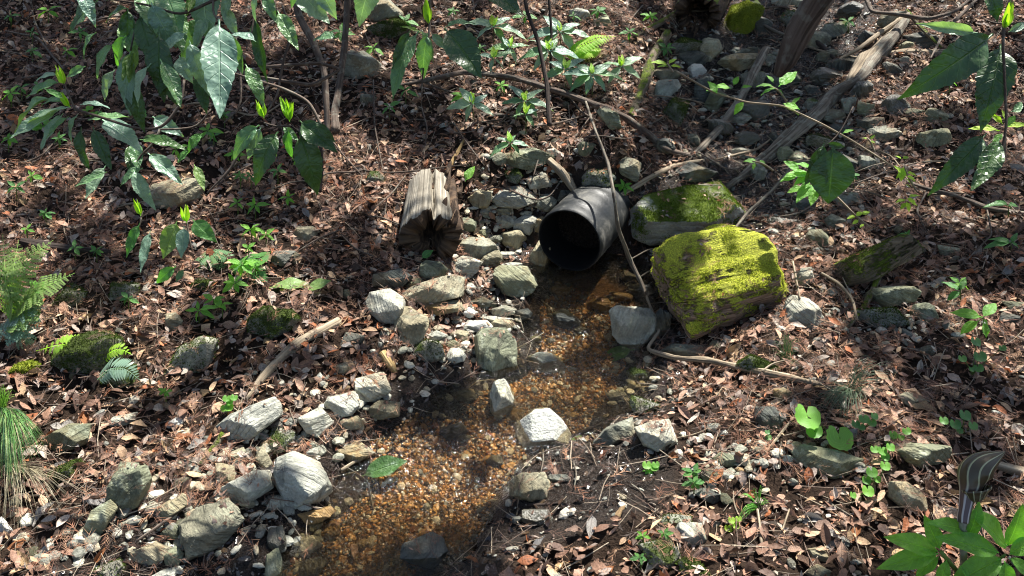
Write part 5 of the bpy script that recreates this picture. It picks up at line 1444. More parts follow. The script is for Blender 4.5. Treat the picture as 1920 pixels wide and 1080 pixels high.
fern('yellow green fern frond arching over the mossy mound', [[(175, 662), (150, 650), (115, 645), (68, 658)]], 'lime', npin=14, width=.052, pinw=.42)
fern('yellow green fern frond drooping beside the mossy mound', [[(190, 678), (205, 660), (225, 652), (248, 665)]], 'lime', npin=12, width=.03, pinw=.4)
fern('blue green fern frond below the mossy mound', [[(183, 712), (205, 690), (235, 690), (264, 714)]], 'bluish', npin=20, width=.045, pinw=.25)
fern('bright yellow fern on the slope at the top centre', [[(1058, 108), (1085, 88), (1120, 72), (1155, 68)], [(1070, 104), (1100, 94), (1130, 92)]], 'lime', npin=20, width=.06, pinw=.35)
fern('dark green fern beside the trailing bright seedlings', [[(462, 480), (478, 505), (490, 530), (495, 558)], [(462, 480), (485, 485), (508, 472)], [(462, 480), (450, 505), (455, 535)]], 'mid', npin=18, width=.035, pinw=.28)
fern('dark green fern below the sapling with yellowish leaf', [[(395, 470), (410, 490), (415, 520)], [(395, 470), (425, 480), (430, 510)], [(395, 470), (375, 490), (365, 515)], [(395, 470), (390, 500), (385, 525)]], 'evergreen', npin=16, width=.03, pinw=.28)
fern('small bluish fern under the shrub leaves', [[(275, 215), (255, 200), (232, 195)], [(275, 215), (262, 208), (250, 212)]], 'mid', npin=14, width=.04)
FT = 'feathery plants'
fern('feathery pale green plant at the left edge', [[(15, 600), (30, 545), (60, 480), (100, 450)], [(15, 600), (10, 520), (5, 440)], [(15, 600), (20, 560), (-10, 480)], [(20, 585), (70, 545), (140, 512)], [(18, 590), (50, 560), (75, 555)], [(15, 600), (22, 520), (35, 450)],
      [(15, 600), (40, 600), (75, 565)]], 'palegreen', name='feathery_plant', npin=14, width=.055, sub=True, lift=.12)
fern('lower feathery bluish plant at the left edge', [[(20, 610), (45, 620), (50, 650)], [(10, 600), (40, 590), (80, 560)], [(15, 600), (5, 620), (-15, 640)], [(20, 600), (50, 600), (70, 592)], [(22, 605), (35, 630), (30, 650)]], 'bluish', name='feathery_plant', npin=12, width=.045, sub=True, lift=.1)

# grass tufts
def grass_tuft(label, base, tips, nb, lift, cols, name='grass_tuft', spread=10, w_=.0022, desc=None):
    g0 = at(base[0], base[1]); d0 = depth_of(g0); root = empty(name, g0)
    if label: tag(root, label, 'grass', 'grass tufts')
    else: auto(root, desc, 'grass', 'grass tufts', *base)
    V, F_, C_ = [], [], []
    gd_ = {t_: depth_of(at(max(t_[0], -100), min(t_[1], 1200))) for t_ in tips}
    for k in range(nb):
        t_ = random.choice(tips); tx, ty = t_; tx += random.uniform(-spread, spread); ty += random.uniform(-spread, spread)
        bx, by = base[0] + random.uniform(-spread, spread) * .6, base[1] + random.uniform(-spread, spread) * .3
        mx_, my_ = (bx + tx) / 2 + random.uniform(-6, 6), min(by, ty) - random.uniform(2, 26)
        d = d0 - random.uniform(.3, 1) * lift
        pts = []
        for t in np.linspace(0, 1, 7):
            x = (1 - t) ** 2 * bx + 2 * t * (1 - t) * mx_ + t * t * tx; y = (1 - t) ** 2 * by + 2 * t * (1 - t) * my_ + t * t * ty
            pts.append(P_at(x, y, d0 + (min(d0, gd_[t_]) - .012 - d0) * t + (d - d0) * math.sin(t * 2.6)))
        pts = np.array(pts); k0 = len(V); c = np.array(random.choice(cols)) * random.uniform(.7, 1.3)
        G = np.gradient(pts, axis=0); sd = np.cross(G, [0, -.6, .8] + rng.normal(size=3) * .4); sd /= np.linalg.norm(sd, axis=1, keepdims=True)
        for q in range(7):
            ww = w_ * (1 - (q / 6) ** 2 * .9)
            V.extend([pts[q] - sd[q] * ww / 2 - g0, pts[q] + sd[q] * ww / 2 - g0]); C_.extend([c, c])
        F_.extend([[k0 + 2 * q, k0 + 2 * q + 1, k0 + 2 * q + 3, k0 + 2 * q + 2] for q in range(6)])
    b_ = link('blades', np_mesh('blades', V, np.array(F_), M_grass, col=np.array(C_)), root)
    b_['kind'] = 'stuff'
    return root
GC = [(.09, .22, .06), (.14, .30, .08), (.07, .16, .07), (.2, .28, .10)]
DC = [(.28, .24, .15), (.34, .3, .2)]
grass_tuft('long green grass tuft hanging at the left edge', (5, 772), [(15, 870), (40, 880), (60, 850), (5, 900), (70, 830), (30, 905), (-20, 890)], 230, .12, GC * 3 + DC, spread=18)
grass_tuft('dry straw grass trailing below the hanging green grass', (20, 880), [(110, 960), (60, 990), (150, 930), (90, 900), (20, 1000)], 70, .05, DC, spread=24, w_=.0018)
grass_tuft('bright grass crown above the hanging green grass', (5, 775), [(10, 735), (22, 745), (-5, 740)], 50, .06, [(.2, .4, .05)], spread=10)
grass_tuft('dark fine grass tuft on the right bank', (1595, 735), [(1630, 690), (1560, 780), (1545, 765), (1640, 755), (1600, 790), (1660, 700), (1540, 740)], 170, .05, [(.06, .10, .06), (.12, .16, .10), (.09, .14, .07)], spread=22, w_=.0016)
grass_tuft('small palm like grass sprout on a pale stem', (1422, 955), [(1388, 932), (1398, 960), (1412, 925), (1432, 920), (1385, 975), (1440, 945)], 34, .06, [(.10, .30, .04)], spread=5, w_=.003)
grass_tuft('thin grass and moss blades behind the long pale branch', (1475, 680), [(1470, 640), (1490, 650), (1500, 690), (1455, 660)], 60, .03, [(.07, .13, .05), (.1, .18, .05)], spread=16, w_=.0016)
stick([(1420, 955), (1424, 985), (1428, 1020)], [5, 6, 6], 'dead', 'pale bare stem under the small grass sprout', lift=[.06, .04, .02], name='twig', cat='twig')

# upright shrub stems behind the leaves
ST = 'bare shrub stems'
def stem(pts, ws, mat, label, d):
    P, R = px_path(pts, ws, dist=d)
    o = tube_obj('shrub_stem', P, R, WM[mat], sides=9); tag(o, label, 'stem', ST)
stem([(655, -60), (652, 0), (646, 90), (636, 165), (626, 215), (630, 245)], [11, 12, 12, 13, 15, 17], 'bark', 'upright brown shrub stem left of the top centre leaves', [3.5, 3.55, 3.55, 3.5, 3.4, 3.3])
stem([(545, -50), (560, 30), (590, 85), (608, 130), (612, 190), (614, 248)], [12, 14, 14, 12, 12, 11], 'bark', 'dark bent shrub stem behind the evergreen shoot', [3.3, 3.3, 3.3, 3.3, 3.2, 3.2])
stem([(975, -50), (988, 20), (1010, 80), (1026, 160), (1030, 235)], [6, 7, 8, 8, 9], 'black', 'slim dark stem between the evergreen seedlings', [3.3, 3.3, 3.3, 3.25, 3.2])
stem([(530, 10), (545, 70), (530, 120), (520, 180), (500, 210)], [4, 5, 5, 5, 4], 'bark', 'thin winding stem beside the evergreen shoot', [3.0, 3.0, 3.0, 3.0, 3.0])
stem([(430, 135), (520, 150), (585, 160), (640, 130), (600, 118), (500, 125), (430, 145)], [6, 7, 7, 6, 6, 6, 5], 'bark', 'looping branch behind the upright shrub stems', 3.1)
stem([(600, 250), (604, 310), (600, 360)], [6, 6, 7], 'black', 'short dark stem below the evergreen shoot', [3.0, 2.98, 2.95])
stem([(455, 275), (430, 320), (388, 362)], [5, 5, 3], 'bark', 'slanting twig above the tan topped boulder', [2.8, 2.8, 2.8])
stem([(440, 60), (450, 120), (452, 190), (442, 215)], [4, 4, 4, 3], 'bark', 'thin hanging stem in the middle of the shrub leaves', [2.8, 2.8, 2.8, 2.8])
stem([(1028, -20), (1034, 60), (1033, 130)], [5, 5, 5], 'black', 'thin upright stem at the top centre', [3.7, 3.7, 3.7])
for k, (x0, y0, x1, y1) in enumerate([(870, 60, 845, 130), (1205, 10, 1175, 60), (700, 150, 720, 330), (790, 200, 795, 290), (560, 30, 480, 60), (620, 260, 680, 330), (470, 180, 420, 230), (330, 130, 450, 140), (380, 100, 500, 150), (1050, 260, 1000, 330), (760, 330, 690, 400), (1110, 215, 1060, 280),
                                       (850, 230, 900, 300), (640, 430, 560, 470), (700, 480, 640, 440), (250, 30, 130, 50), (90, 90, 60, 20)]):
    P, R = px_path([(x0, y0), ((x0 + x1) / 2 + random.uniform(-14, 14), (y0 + y1) / 2 + random.uniform(-14, 8)), (x1, y1)], [3, 3.4, 2.4], lift=.06)
    auto(tube_obj('thin_vine', P, R, WM['bark'], sides=5), 'thin brown vine stem', 'vine', ST, x0, y0)

random.seed(55)
for k in range(46):
    x0, y0 = random.uniform(20, 1900), random.uniform(20, 420); a = random.uniform(-.9, .9) + (3.14 if random.random() < .5 else 0); L_ = random.uniform(90, 230)
    if 1150 < x0 < 1500 and y0 > 330: continue
    b1, b2 = random.uniform(-40, 40), random.uniform(-30, 30)
    pts = [(x0 + math.cos(a) * L_ * t - math.sin(a) * (b1 * math.sin(t * 3.14) + b2 * math.sin(t * 6.28)), y0 + .55 * math.sin(a) * L_ * t + math.cos(a) * (b1 * math.sin(t * 3.14) + b2 * math.sin(t * 6.28)) * .6) for t in np.linspace(0, 1, 7)]
    if min(p[1] for p in pts) < -40 or max(p[1] for p in pts) > 440: continue
    w0 = random.uniform(2.2, 4.2)
    P, R = px_path(pts, [w0] * 6 + [w0 * .5], lift=[.01, .04, .06, .06, .05, .03, .01])
    mt = random.choice(['bark', 'bark', 'grey', 'dead'])
    auto(tube_obj('thin_vine', P, R, WM[mt], sides=5), {'bark': 'thin brown vine stem', 'grey': 'thin grey vine stem', 'dead': 'thin pale vine stem'}[mt], 'vine', ST, x0, y0)

# ------------------------------------------------------------------ striped cobra lily
gl0 = at(1800, 1078); DL = depth_of(gl0) - .16
lily = empty('cobra_lily', gl0)
tag(lily, 'striped dark cobra lily with glossy green leaves at the lower right corner', 'plant')
def lily_material():
    m, nt = newmat('lily_stripes'); h = N(nt)
    uv = attr(h, 'tuv', 'Vector'); s = h.n('ShaderNodeSeparateXYZ'); h.set(s, 0, uv)
    st = h.math('SINE', h.math('MULTIPLY', s.outputs[0], 2 * math.pi * 6))
    c = h.ramp(st, [(.80, (.06, .045, .022)), (.97, (.32, .33, .19))])
    low = h.ramp(s.outputs[1], [(.0, (.55, .5, .5)), (.35, (.30, .2, .22)), (.5, (0, 0, 0))])
    c = h.mix(h.ramp(s.outputs[1], [(.30, .75), (.48, 0.0)]), c, h.ramp(st, [(.45, (.10, .06, .07)), (.7, (.5, .46, .47))]))
    h.out(h.bsdf(c, .3, h.bump(st, .0015, .5), spec=.5))
    return m
lm_ = lily_material()
def spathe():
    # tube from (1808,985) up to (1815,905), then hood sweeping forward to the right
    pts = [(1806, 979), (1807, 968), (1810, 953), (1813, 935), (1818, 915), (1818, 895), (1823, 877), (1837, 864), (1853, 857), (1869, 852), (1884, 847)]
    wid = [20, 21, 22, 25, 36, 52, 60, 54, 40, 22, 2]
    opening = [0, 0, 0, 0, .3, .7, .9, 1, 1, 1, 1]
    n = 40; t = np.linspace(0, 1, n); k = np.linspace(0, 1, len(pts))
    X = np.interp(t, k, [p[0] for p in pts]); Y = np.interp(t, k, [p[1] for p in pts]); W_ = np.interp(t, k, wid); O = np.interp(t, k, opening)
    for _ in range(3):
        for A in (X, Y, W_, O): A[1:-1] = (A[:-2] + 2 * A[1:-1] + A[2:]) / 4
    C = np.array([P_at(x, y, DL) for x, y in zip(X, Y)]); T = np.gradient(C, axis=0); T /= np.linalg.norm(T, axis=1, keepdims=True)
    m = 25; V = []; uv = []
    for i in range(n):
        bk = UPC * .9 - FWD * .35 - RGT * .5                    # outward side of the hood
        b = bk - (bk @ T[i]) * T[i]; b /= np.linalg.norm(b); s = np.cross(T[i], b)
        r = W_[i] * DL / F_PX / 2
        half = math.pi * (1 - .45 * O[i])
        for q in range(m):
            a = -half + 2 * half * q / (m - 1)
            V.append(C[i] + b * math.cos(a) * r + s * math.sin(a) * r - b * r * O[i] * .5)
            uv.append((q / (m - 1), i / (n - 1)))
    i = np.arange(n * m).reshape(n, m)
    return np.array(V), np.stack([i[:-1, :-1], i[:-1, 1:], i[1:, 1:], i[1:, :-1]], -1).reshape(-1, 4), np.array(uv)
V, Fq, uv = spathe()
sp = link('spathe_hood', np_mesh('spathe_hood', V - gl0, Fq, lm_, uv=uv), lily)
sm = sp.modifiers.new('thickness', 'SOLIDIFY'); sm.thickness = .0015
# curled ear of the hood, on its right
V, SF = ICO[4]
keep_ = (V[SF].mean(1)[:, 1] < .25)
c0 = P_at(1831, 920, DL - .008)
flare = 1 + .28 * sstep(-.3, .25, V[:, 1])
Q = c0 + (V[:, :1] * RGT * 20 * flare[:, None] + V[:, 1:2] * UPC * 20 + V[:, 2:] * FWD * 15 * flare[:, None] + V[:, :1] * UPC * 5) * (1 + .10 * fbm(V[:, 0] * 2, V[:, 1] * 2, V[:, 2] * 2, 2))[:, None] * DL / F_PX
lp_ = link('spathe_lip', np_mesh('spathe_lip', Q - gl0, SF[keep_], lm_, uv=np.stack([np.arctan2(V[:, 0], V[:, 2]) / 6.283 * 2, .6 + .2 * V[:, 1]], -1)), lily)
sm = lp_.modifiers.new('thickness', 'SOLIDIFY'); sm.thickness = .0012
P, R = px_path([(1808, 1085), (1806, 1040), (1806, 976)], [13, 13, 15], dist=[DL + .1, DL + .04, DL])
V, Fq, Ft, uv = tube_geo(P - gl0, R, 10, .04); link('stem', np_mesh('stem', V, [Fq, Ft], plain('lily_stem', (.25, .24, .18), .4, scale=120), uv=uv), lily)
P, R = px_path([(1808, 1085), (1850, 1065), (1885, 1040)], [6, 6, 5], dist=[DL + .12, DL + .06, DL + .01])
V, Fq, Ft, uv = tube_geo(P - gl0, R, 8, .04); link('leaf_stalk', np_mesh('leaf_stalk', V, [Fq, Ft], WM['greenstem'], uv=uv), lily)
P, R = px_path([(1808, 1085), (1780, 1055), (1765, 1035)], [9, 9, 8], dist=[DL + .1, DL + .0, DL - .01])
V, Fq, Ft, uv = tube_geo(P - gl0, R, 8, .04); link('leaf_stalk', np_mesh('leaf_stalk', V, [Fq, Ft], WM['greenstem'], uv=uv), lily)
random.seed(9)
LEAFSHAPES['lily'] = [dict(wr=.42, teeth=0, bend=b, fold=f, seed=s, n=18, across=3, pointy=1.35, stalk=.03, wave=.012) for b, f, s in [(.12, .22, 1), (.25, .16, 4)]]
for x0, y0, x1, y1, w_ in [(1759, 1034, 1664, 1004, .95), (1759, 1038, 1646, 1060, .9), (1762, 1030, 1735, 966, 1.15), (1760, 1044, 1714, 1082, 1.1), (1820, 1000, 1755, 970, .9), (1887, 1026, 1827, 952, 1.25), (1873, 1036, 1762, 1003, .85),
                           (1879, 1046, 1780, 1096, 1.0), (1888, 1024, 1926, 950, 1.2), (1892, 1040, 1962, 1000, 1.1), (1892, 1046, 1950, 1085, 1.0), (1884, 1052, 1888, 1125, 1.2), (1812, 1010, 1850, 948, 1.0), (1775, 1050, 1760, 1110, 1.0), (1800, 1060, 1830, 1110, 1.0)]:
    leaf_at(lily, P_at(x0, y0, DL + random.uniform(-.01, .03)), P_at(x1, y1, DL + random.uniform(-.03, .02)), 'lily', 'bright', (0, -.45, 1), w_, name='leaflet')

# ------------------------------------------------------------------ individual dead leaves
def dead_geo(wr, bend, fold, curl, seed, n=8):
    P, Fq, uv = leaf_geo(wr=wr, teeth=0, bend=bend, fold=fold, n=n, across=2, wave=.05, stalk=.05, seed=seed, pointy=1.3)
    P[:, 2] += curl * P[:, 0] ** 2 * 8
    P[:, 1] -= .5
    return P, Fq, uv
DEADM = {}
for col in DM:
    DEADM[col] = []
    for k, a in enumerate([(.45, .15, .1, .3), (.38, -.25, .3, .5), (.5, .3, -.1, -.4), (.34, .1, .5, .4), (.55, -.1, .2, .2), (.42, .5, .15, .2)]):
        P, Fq, uv = dead_geo(*a, seed=k * 1.7)
        DEADM[col].append(np_mesh('dead_leaf', P, Fq, DM[col], uv=uv))
random.seed(33)
cnt = 0
lp = []
while cnt < 290:
    px, py = random.uniform(5, 1915), 1075 * (1 - random.random() ** 1.6 * .97)
    P = at(px, py)
    if wetness(P[0], P[1]) > .5 and random.random() < .93: continue
    if any(abs(px - a) < 18 and abs(py - b) < 12 for a, b in lp): continue
    if math.hypot(P[0] - PIPE_C[0] - .06, P[1] - PIPE_C[1] - .1) < .2: continue
    lp.append((px, py))
    nrm = gnormal(P[0], P[1]); n_ = nrm + rng.normal(size=3) * .38; n_ /= np.linalg.norm(n_)
    a = rng.normal(size=3); y = a - (a @ n_) * n_; y /= np.linalg.norm(y); x = np.cross(y, n_)
    s_ = random.uniform(.045, .085)
    m4 = np.eye(4); m4[:3, 0] = x * s_; m4[:3, 1] = y * s_; m4[:3, 2] = n_ * s_; m4[:3, 3] = P + [0, 0, random.uniform(.010, .022)]
    col = random.choices(list(DM), [5, 3, 1.6, 2.0, 1.6])[0]
    auto(link('dead_leaf', random.choice(DEADM[col]), mat4=m4.tolist()), f'{col} dead leaf', 'leaf', 'dead leaves on the ground', px, py)
    cnt += 1

# ------------------------------------------------------------------ litter, needles, pebbles, gravel: what nobody could count
def scatter_xy(n, x0, x1, y0, y1):
    return rng.uniform(x0, x1, n), rng.uniform(y0, y1, n)

def in_front(X, Y, Z):
    """thin what lies outside the view to keep the mesh light"""
    px, py = to_px(np.stack([X, Y, Z], -1))
    inside = (px > -330) & (px < 2250) & (py > -260) & (py < 1330)
    return inside | (rng.random(len(X)) < .25)

def frames(N_, spread):
    n = len(N_)
    z = N_ + rng.normal(size=(n, 3)) * spread; z /= np.linalg.norm(z, axis=1, keepdims=True)
    a = rng.normal(size=(n, 3)); y = a - (a * z).sum(1, keepdims=True) * z; y /= np.linalg.norm(y, axis=1, keepdims=True)
    return np.cross(y, z), y, z

def inst(templ, Fc, pos, X, Y, Z, S):
    """templ (k, m, 3) variants; returns verts and faces"""
    n = len(pos); m = templ.shape[1]
    t = templ[rng.integers(0, len(templ), n)]
    V = pos[:, None] + (t[..., :1] * X[:, None] + t[..., 1:2] * Y[:, None] + t[..., 2:] * Z[:, None]) * S[:, None, None]
    Fa = (Fc[None] + (np.arange(n) * m)[:, None, None]).reshape(-1, Fc.shape[1])
    return V.reshape(-1, 3), Fa

def litter_templates():
    T = []
    for k in range(24):
        wr = random.uniform(.32, .55); bend = random.uniform(-.3, .5); curl = random.uniform(-.6, .9); tw = random.uniform(-.3, .3)
        pts = [(0, -.5, 0)]
        for v in (.22, .5, .78):
            w = math.sin(math.pi * v ** .85) * wr / 2 * (random.uniform(.85, 1.1) if k % 3 else random.uniform(.4, 1.5))
            for u in (-1, 0, 1):
                pts.append((u * w + tw * v * v * .3, v - .5, -bend * v * v + curl * abs(u) * w + random.uniform(-.03, .03) * (1 if k % 3 else 4)))
        pts.append((tw * .3, .5, -bend))
        T.append(pts)
    F3 = [[0, 2, 1], [0, 3, 2]]
    for r in (0, 1):
        a = 1 + 3 * r
        for u in (0, 1):
            F3 += [[a + u, a + u + 1, a + u + 4], [a + u, a + u + 4, a + u + 3]]
    F3 += [[7, 8, 10], [8, 9, 10]]
    return np.array(T), np.array(F3)
LT, LF = litter_templates()
PAL = np.array([(.34, .235, .175), (.27, .175, .13), (.37, .27, .18), (.19, .12, .085), (.12, .075, .055), (.36, .33, .29), (.24, .21, .19), (.30, .12, .055), (.44, .33, .21), (.08, .055, .045)])
PAL = PAL * [1.04, .93, .86]
PW = np.array([4, 4, 3, 4.5, 5, 2.6, 3, 2.2, 1.6, 4.5]); PW /= PW.sum()
X, Y = scatter_xy(104000, -4.2, 4.2, .9, 5.9)
Z = ground_h(X, Y); k = in_front(X, Y, Z); X, Y, Z = X[k], Y[k], Z[k]
wt = wetness(X, Y); dc = chan(X, Y, CH)
dens = 1 - .35 * sstep(.1, .5, fbm(X * 3, Y * 3, 50, 2))
vp0 = (X - PIPE_C[0]) * PIPE_A[0] + (Y - PIPE_C[1]) * PIPE_A[1]; vp1 = np.abs((X - PIPE_C[0]) * PIPE_A[1] - (Y - PIPE_C[1]) * PIPE_A[0])
k = ~((vp0 > -.03) & (vp0 < .3) & (vp1 < .16)) & (rng.random(len(X)) < dens * (1 - .42 * wt)) & (dc > -.005)
X, Y, Z, wt = X[k], Y[k], Z[k], wt[k]
Nn = gnormal(X, Y)
fx, fy, fz = frames(Nn, .36)
S = (.010 + .050 * rng.random(len(X)) ** 2.1) * (1 - .3 * wt)
pos = np.stack([X, Y, Z + rng.uniform(.001, .026, len(X)) * (1 - .6 * wt)], -1)
col = PAL[rng.choice(len(PAL), len(X), p=PW)] * rng.uniform(.7, 1.3, (len(X), 1))
for nm, sel, mt in (('leaf_litter', wt < .45, M_litter), ('wet_leaf_litter', wt >= .45, M_wetlit)):
    V, Fa = inst(LT, LF, pos[sel], fx[sel], fy[sel], fz[sel], S[sel])
    c = col[sel] * (1 if nm == 'leaf_litter' else .16)
    o = link(nm, np_mesh(nm, V, Fa, mt, col=np.repeat(c, LT.shape[1], 0))); o['kind'] = 'stuff'
    tag(o, 'brown carpet of small dead leaves over the slope' if nm == 'leaf_litter' else 'dark wet decaying leaves along the stream and the gully', 'leaf litter')

# a few small leaves and flakes lying on the stones
from mathutils.bvhtree import BVHTree
bv, bf, off_ = [], [], 0
for (o_, C_, V_, SF_, kd) in ROCKS:
    if len(SF_) > 1200:
        bv.append(V_ + C_); bf.append(SF_ + off_); off_ += len(V_)
bv = np.concatenate(bv); bf = np.concatenate(bf)
tree_ = BVHTree.FromPolygons(bv.tolist(), bf.tolist())
hp, hn = [], []
for k in range(26000):
    x_, y_ = rng.uniform(-2.2, 2.2), rng.uniform(1.2, 4.6)
    h_ = tree_.ray_cast(Vector((x_, y_, 3)), Vector((0, 0, -1)))
    if h_[0] is not None and h_[1].z > .55 and h_[0].z > float(ground_h(x_, y_)) + .01 and fbm(x_ * 9, y_ * 9, 4, 2) > .12:
        hp.append(h_[0]); hn.append(h_[1])
hp = np.array(hp) + [0, 0, .003]; hn = np.array(hn); m_ = len(hp)
fx, fy, fz = frames(hn, .18)
h1 = m_ // 3
V, Fa = inst(LT, LF, hp[:h1], fx[:h1], fy[:h1], fz[:h1], rng.uniform(.008, .026, h1))
c = PAL[rng.choice(len(PAL), h1, p=PW)]
o = link('leaf_flakes', np_mesh('leaf_flakes', V, Fa, M_litter, col=np.repeat(c, LT.shape[1], 0))); o['kind'] = 'stuff'
tag(o, 'crumbs of dead leaf lying on top of the stones', 'leaf litter')
HP, HN, H1 = hp, hn, h1

# conifer needle sprigs
def needle_templates():
    T = []
    for k in range(16):
        pts = []; cur = random.uniform(-.5, .5)
        for q in range(9):
            v = q / 9 - .4; ang = random.choice([-1, 1]) * random.uniform(.25, .8) + cur * v
            b = np.array([cur * v * v, v, .02]); L_ = random.uniform(.3, .65); d = np.array([math.sin(ang), math.cos(ang), random.uniform(-.1, .35)]); s = np.array([d[1], -d[0], 0]) * .016
            pts += [b - s, b + s, b + d * L_]
        T.append(pts)
    return np.array(T), np.arange(27).reshape(9, 3)
NT, NF = needle_templates()
X, Y = scatter_xy(98000, -4.2, 4.2, .9, 5.9)
Z = ground_h(X, Y); k = in_front(X, Y, Z); X, Y, Z = X[k], Y[k], Z[k]
nd = sstep(-.15, .35, fbm(X * 2.2, Y * 2.2, 70, 3) + .1)
vp0 = (X - PIPE_C[0]) * PIPE_A[0] + (Y - PIPE_C[1]) * PIPE_A[1]; vp1 = np.abs((X - PIPE_C[0]) * PIPE_A[1] - (Y - PIPE_C[1]) * PIPE_A[0])
k = ~((vp0 > -.03) & (vp0 < .3) & (vp1 < .16)) & (rng.random(len(X)) < .18 + .82 * nd) & (chan(X, Y, CH) > .05) & (rng.random(len(X)) > .5 * wetness(X, Y))
X, Y, Z = X[k], Y[k], Z[k]
fx, fy, fz = frames(gnormal(X, Y), .22)
pos = np.stack([X, Y, Z + rng.uniform(.008, .032, len(X))], -1)
pos = np.concatenate([pos, HP[H1:]]); g2 = frames(HN[H1:], .12); fx, fy, fz = (np.concatenate([a_, b_]) for a_, b_ in zip((fx, fy, fz), g2)); X = pos[:, 0]
V, Fa = inst(NT, NF, pos, fx, fy, fz, rng.uniform(.028, .055, len(X)))
c = np.array([(.26, .125, .075), (.18, .09, .06), (.33, .19, .115), (.13, .075, .055), (.10, .08, .07)])[rng.integers(0, 5, len(X))] * rng.uniform(.7, 1.3, (len(X), 1))
o = link('needle_litter', np_mesh('needle_litter', V, Fa, M_needle, smooth=False, col=np.repeat(c, 27, 0))); o['kind'] = 'stuff'
tag(o, 'rusty red conifer needles strewn over the dead leaves', 'needles')

# fine twig bits
TT_ = []
for k in range(8):
    c1, c2 = random.uniform(-.2, .2), random.uniform(-.2, .2)
    pts = []
    for v in (-.5, .05, .5):
        for q in range(3):
            pts.append((c1 * (v + .5) ** 2 + .012 * math.cos(q * 2.09), v, c2 * v * v * .5 + .012 * math.sin(q * 2.09)))
    TT_.append(pts)
TF = np.array([[3 * r + q, 3 * r + (q + 1) % 3, 3 * r + 3 + (q + 1) % 3, 3 * r + 3 + q] for r in range(2) for q in range(3)])
X, Y = scatter_xy(12000, -4.2, 4.2, .9, 5.9); Z = ground_h(X, Y); k = in_front(X, Y, Z) & (chan(X, Y, CH) > .02) & (np.hypot(X - PIPE_C[0] - .06, Y - PIPE_C[1] - .12) > .24); X, Y, Z = X[k], Y[k], Z[k]
fx, fy, fz = frames(gnormal(X, Y), .2)
V, Fa = inst(np.array(TT_), TF, np.stack([X, Y, Z + rng.uniform(.008, .022, len(X))], -1), fx, fy, fz, rng.uniform(.05, .15, len(X)))
c = np.array([(.12, .085, .065), (.32, .26, .19), (.2, .16, .12)])[rng.integers(0, 3, len(X))]
o = link('twig_litter', np_mesh('twig_litter', V, Fa, M_needle, col=np.repeat(c, 9, 0))); o['kind'] = 'stuff'
tag(o, 'fine broken twigs strewn through the dead leaves', 'twigs')

# pebbles on land, gravel in the stream
SV, SF = ICO[1]
PT = []
for k in range(20):
    s_ = np.array([random.uniform(.7, 1.2), random.uniform(.6, 1), random.uniform(.3, .6)])
    Q = SV @ rand_rot(); PT.append(Q * (1 + rng.uniform(-.22, .22, len(Q)))[:, None] * s_ * .5)
PT = np.array(PT)
X, Y = scatter_xy(15000, -4.2, 4.2, .9, 5.9); Z = ground_h(X, Y); k = in_front(X, Y, Z); X, Y, Z = X[k], Y[k], Z[k]
k = ~(((X - PIPE_C[0]) * PIPE_A[0] + (Y - PIPE_C[1]) * PIPE_A[1] > -.03) & (np.abs((X - PIPE_C[0]) * PIPE_A[1] - (Y - PIPE_C[1]) * PIPE_A[0]) < .16) & (Y < PIPE_C[1] + .3)); X, Y, Z = X[k], Y[k], Z[k]
near = np.maximum(sstep(.7, .1, chan(X, Y, CH)), sstep(.3, .0, chan(X, Y, SEEP))); k = rng.random(len(X)) < .25 + .75 * near; X, Y, Z = X[k], Y[k], Z[k]
fx, fy, fz = frames(gnormal(X, Y), .3)
V, Fa = inst(PT, SF, np.stack([X, Y, Z + .004], -1), fx, fy, fz, .007 + .034 * rng.random(len(X)) ** 2.5)
c = np.array([(.27, .27, .23), (.20, .19, .155), (.33, .30, .24), (.12, .12, .10), (.25, .21, .14)])[rng.integers(0, 5, len(X))] * rng.uniform(.7, 1.2, (len(X), 1))
o = link('pebbles', np_mesh('pebbles', V, Fa, M_pebble, smooth=False, col=np.repeat(c, PT.shape[1], 0))); o['kind'] = 'stuff'
tag(o, 'small grey pebbles scattered among the dead leaves', 'pebbles')
X, Y = scatter_xy(98000, -1.3, .8, 1.0, 2.85)
k = ((X - PIPE_C[0]) * PIPE_A[0] + (Y - PIPE_C[1]) * PIPE_A[1] < -.03) & (chan(X, Y, CH) < .015 + .09 * fbm(X * 6, Y * 6, 80, 2)); X, Y = X[k], Y[k]; Z = ground_h(X, Y)
fx, fy, fz = frames(gnormal(X, Y), .35)
V, Fa = inst(PT, SF, np.stack([X, Y, Z + rng.uniform(-.002, .006, len(X))], -1), fx, fy, fz, rng.uniform(.005, .0155, len(X)) * np.where(rng.random(len(X)) < .06, 2.2, 1))
c = np.array([(.27, .125, .035), (.19, .09, .027), (.35, .20, .075), (.09, .055, .026), (.04, .03, .018), (.30, .26, .19), (.21, .08, .03)])[rng.choice(7, len(X), p=[.24, .22, .16, .14, .1, .08, .06])] * rng.uniform(.55, 1.35, (len(X), 1))
o = link('stream_gravel', np_mesh('stream_gravel', V, Fa, M_gravel, smooth=False, col=np.repeat(c, PT.shape[1], 0))); o['kind'] = 'stuff'
tag(o, 'amber gravel on the shallow stream bed', 'gravel')
print('gravel', len(X))

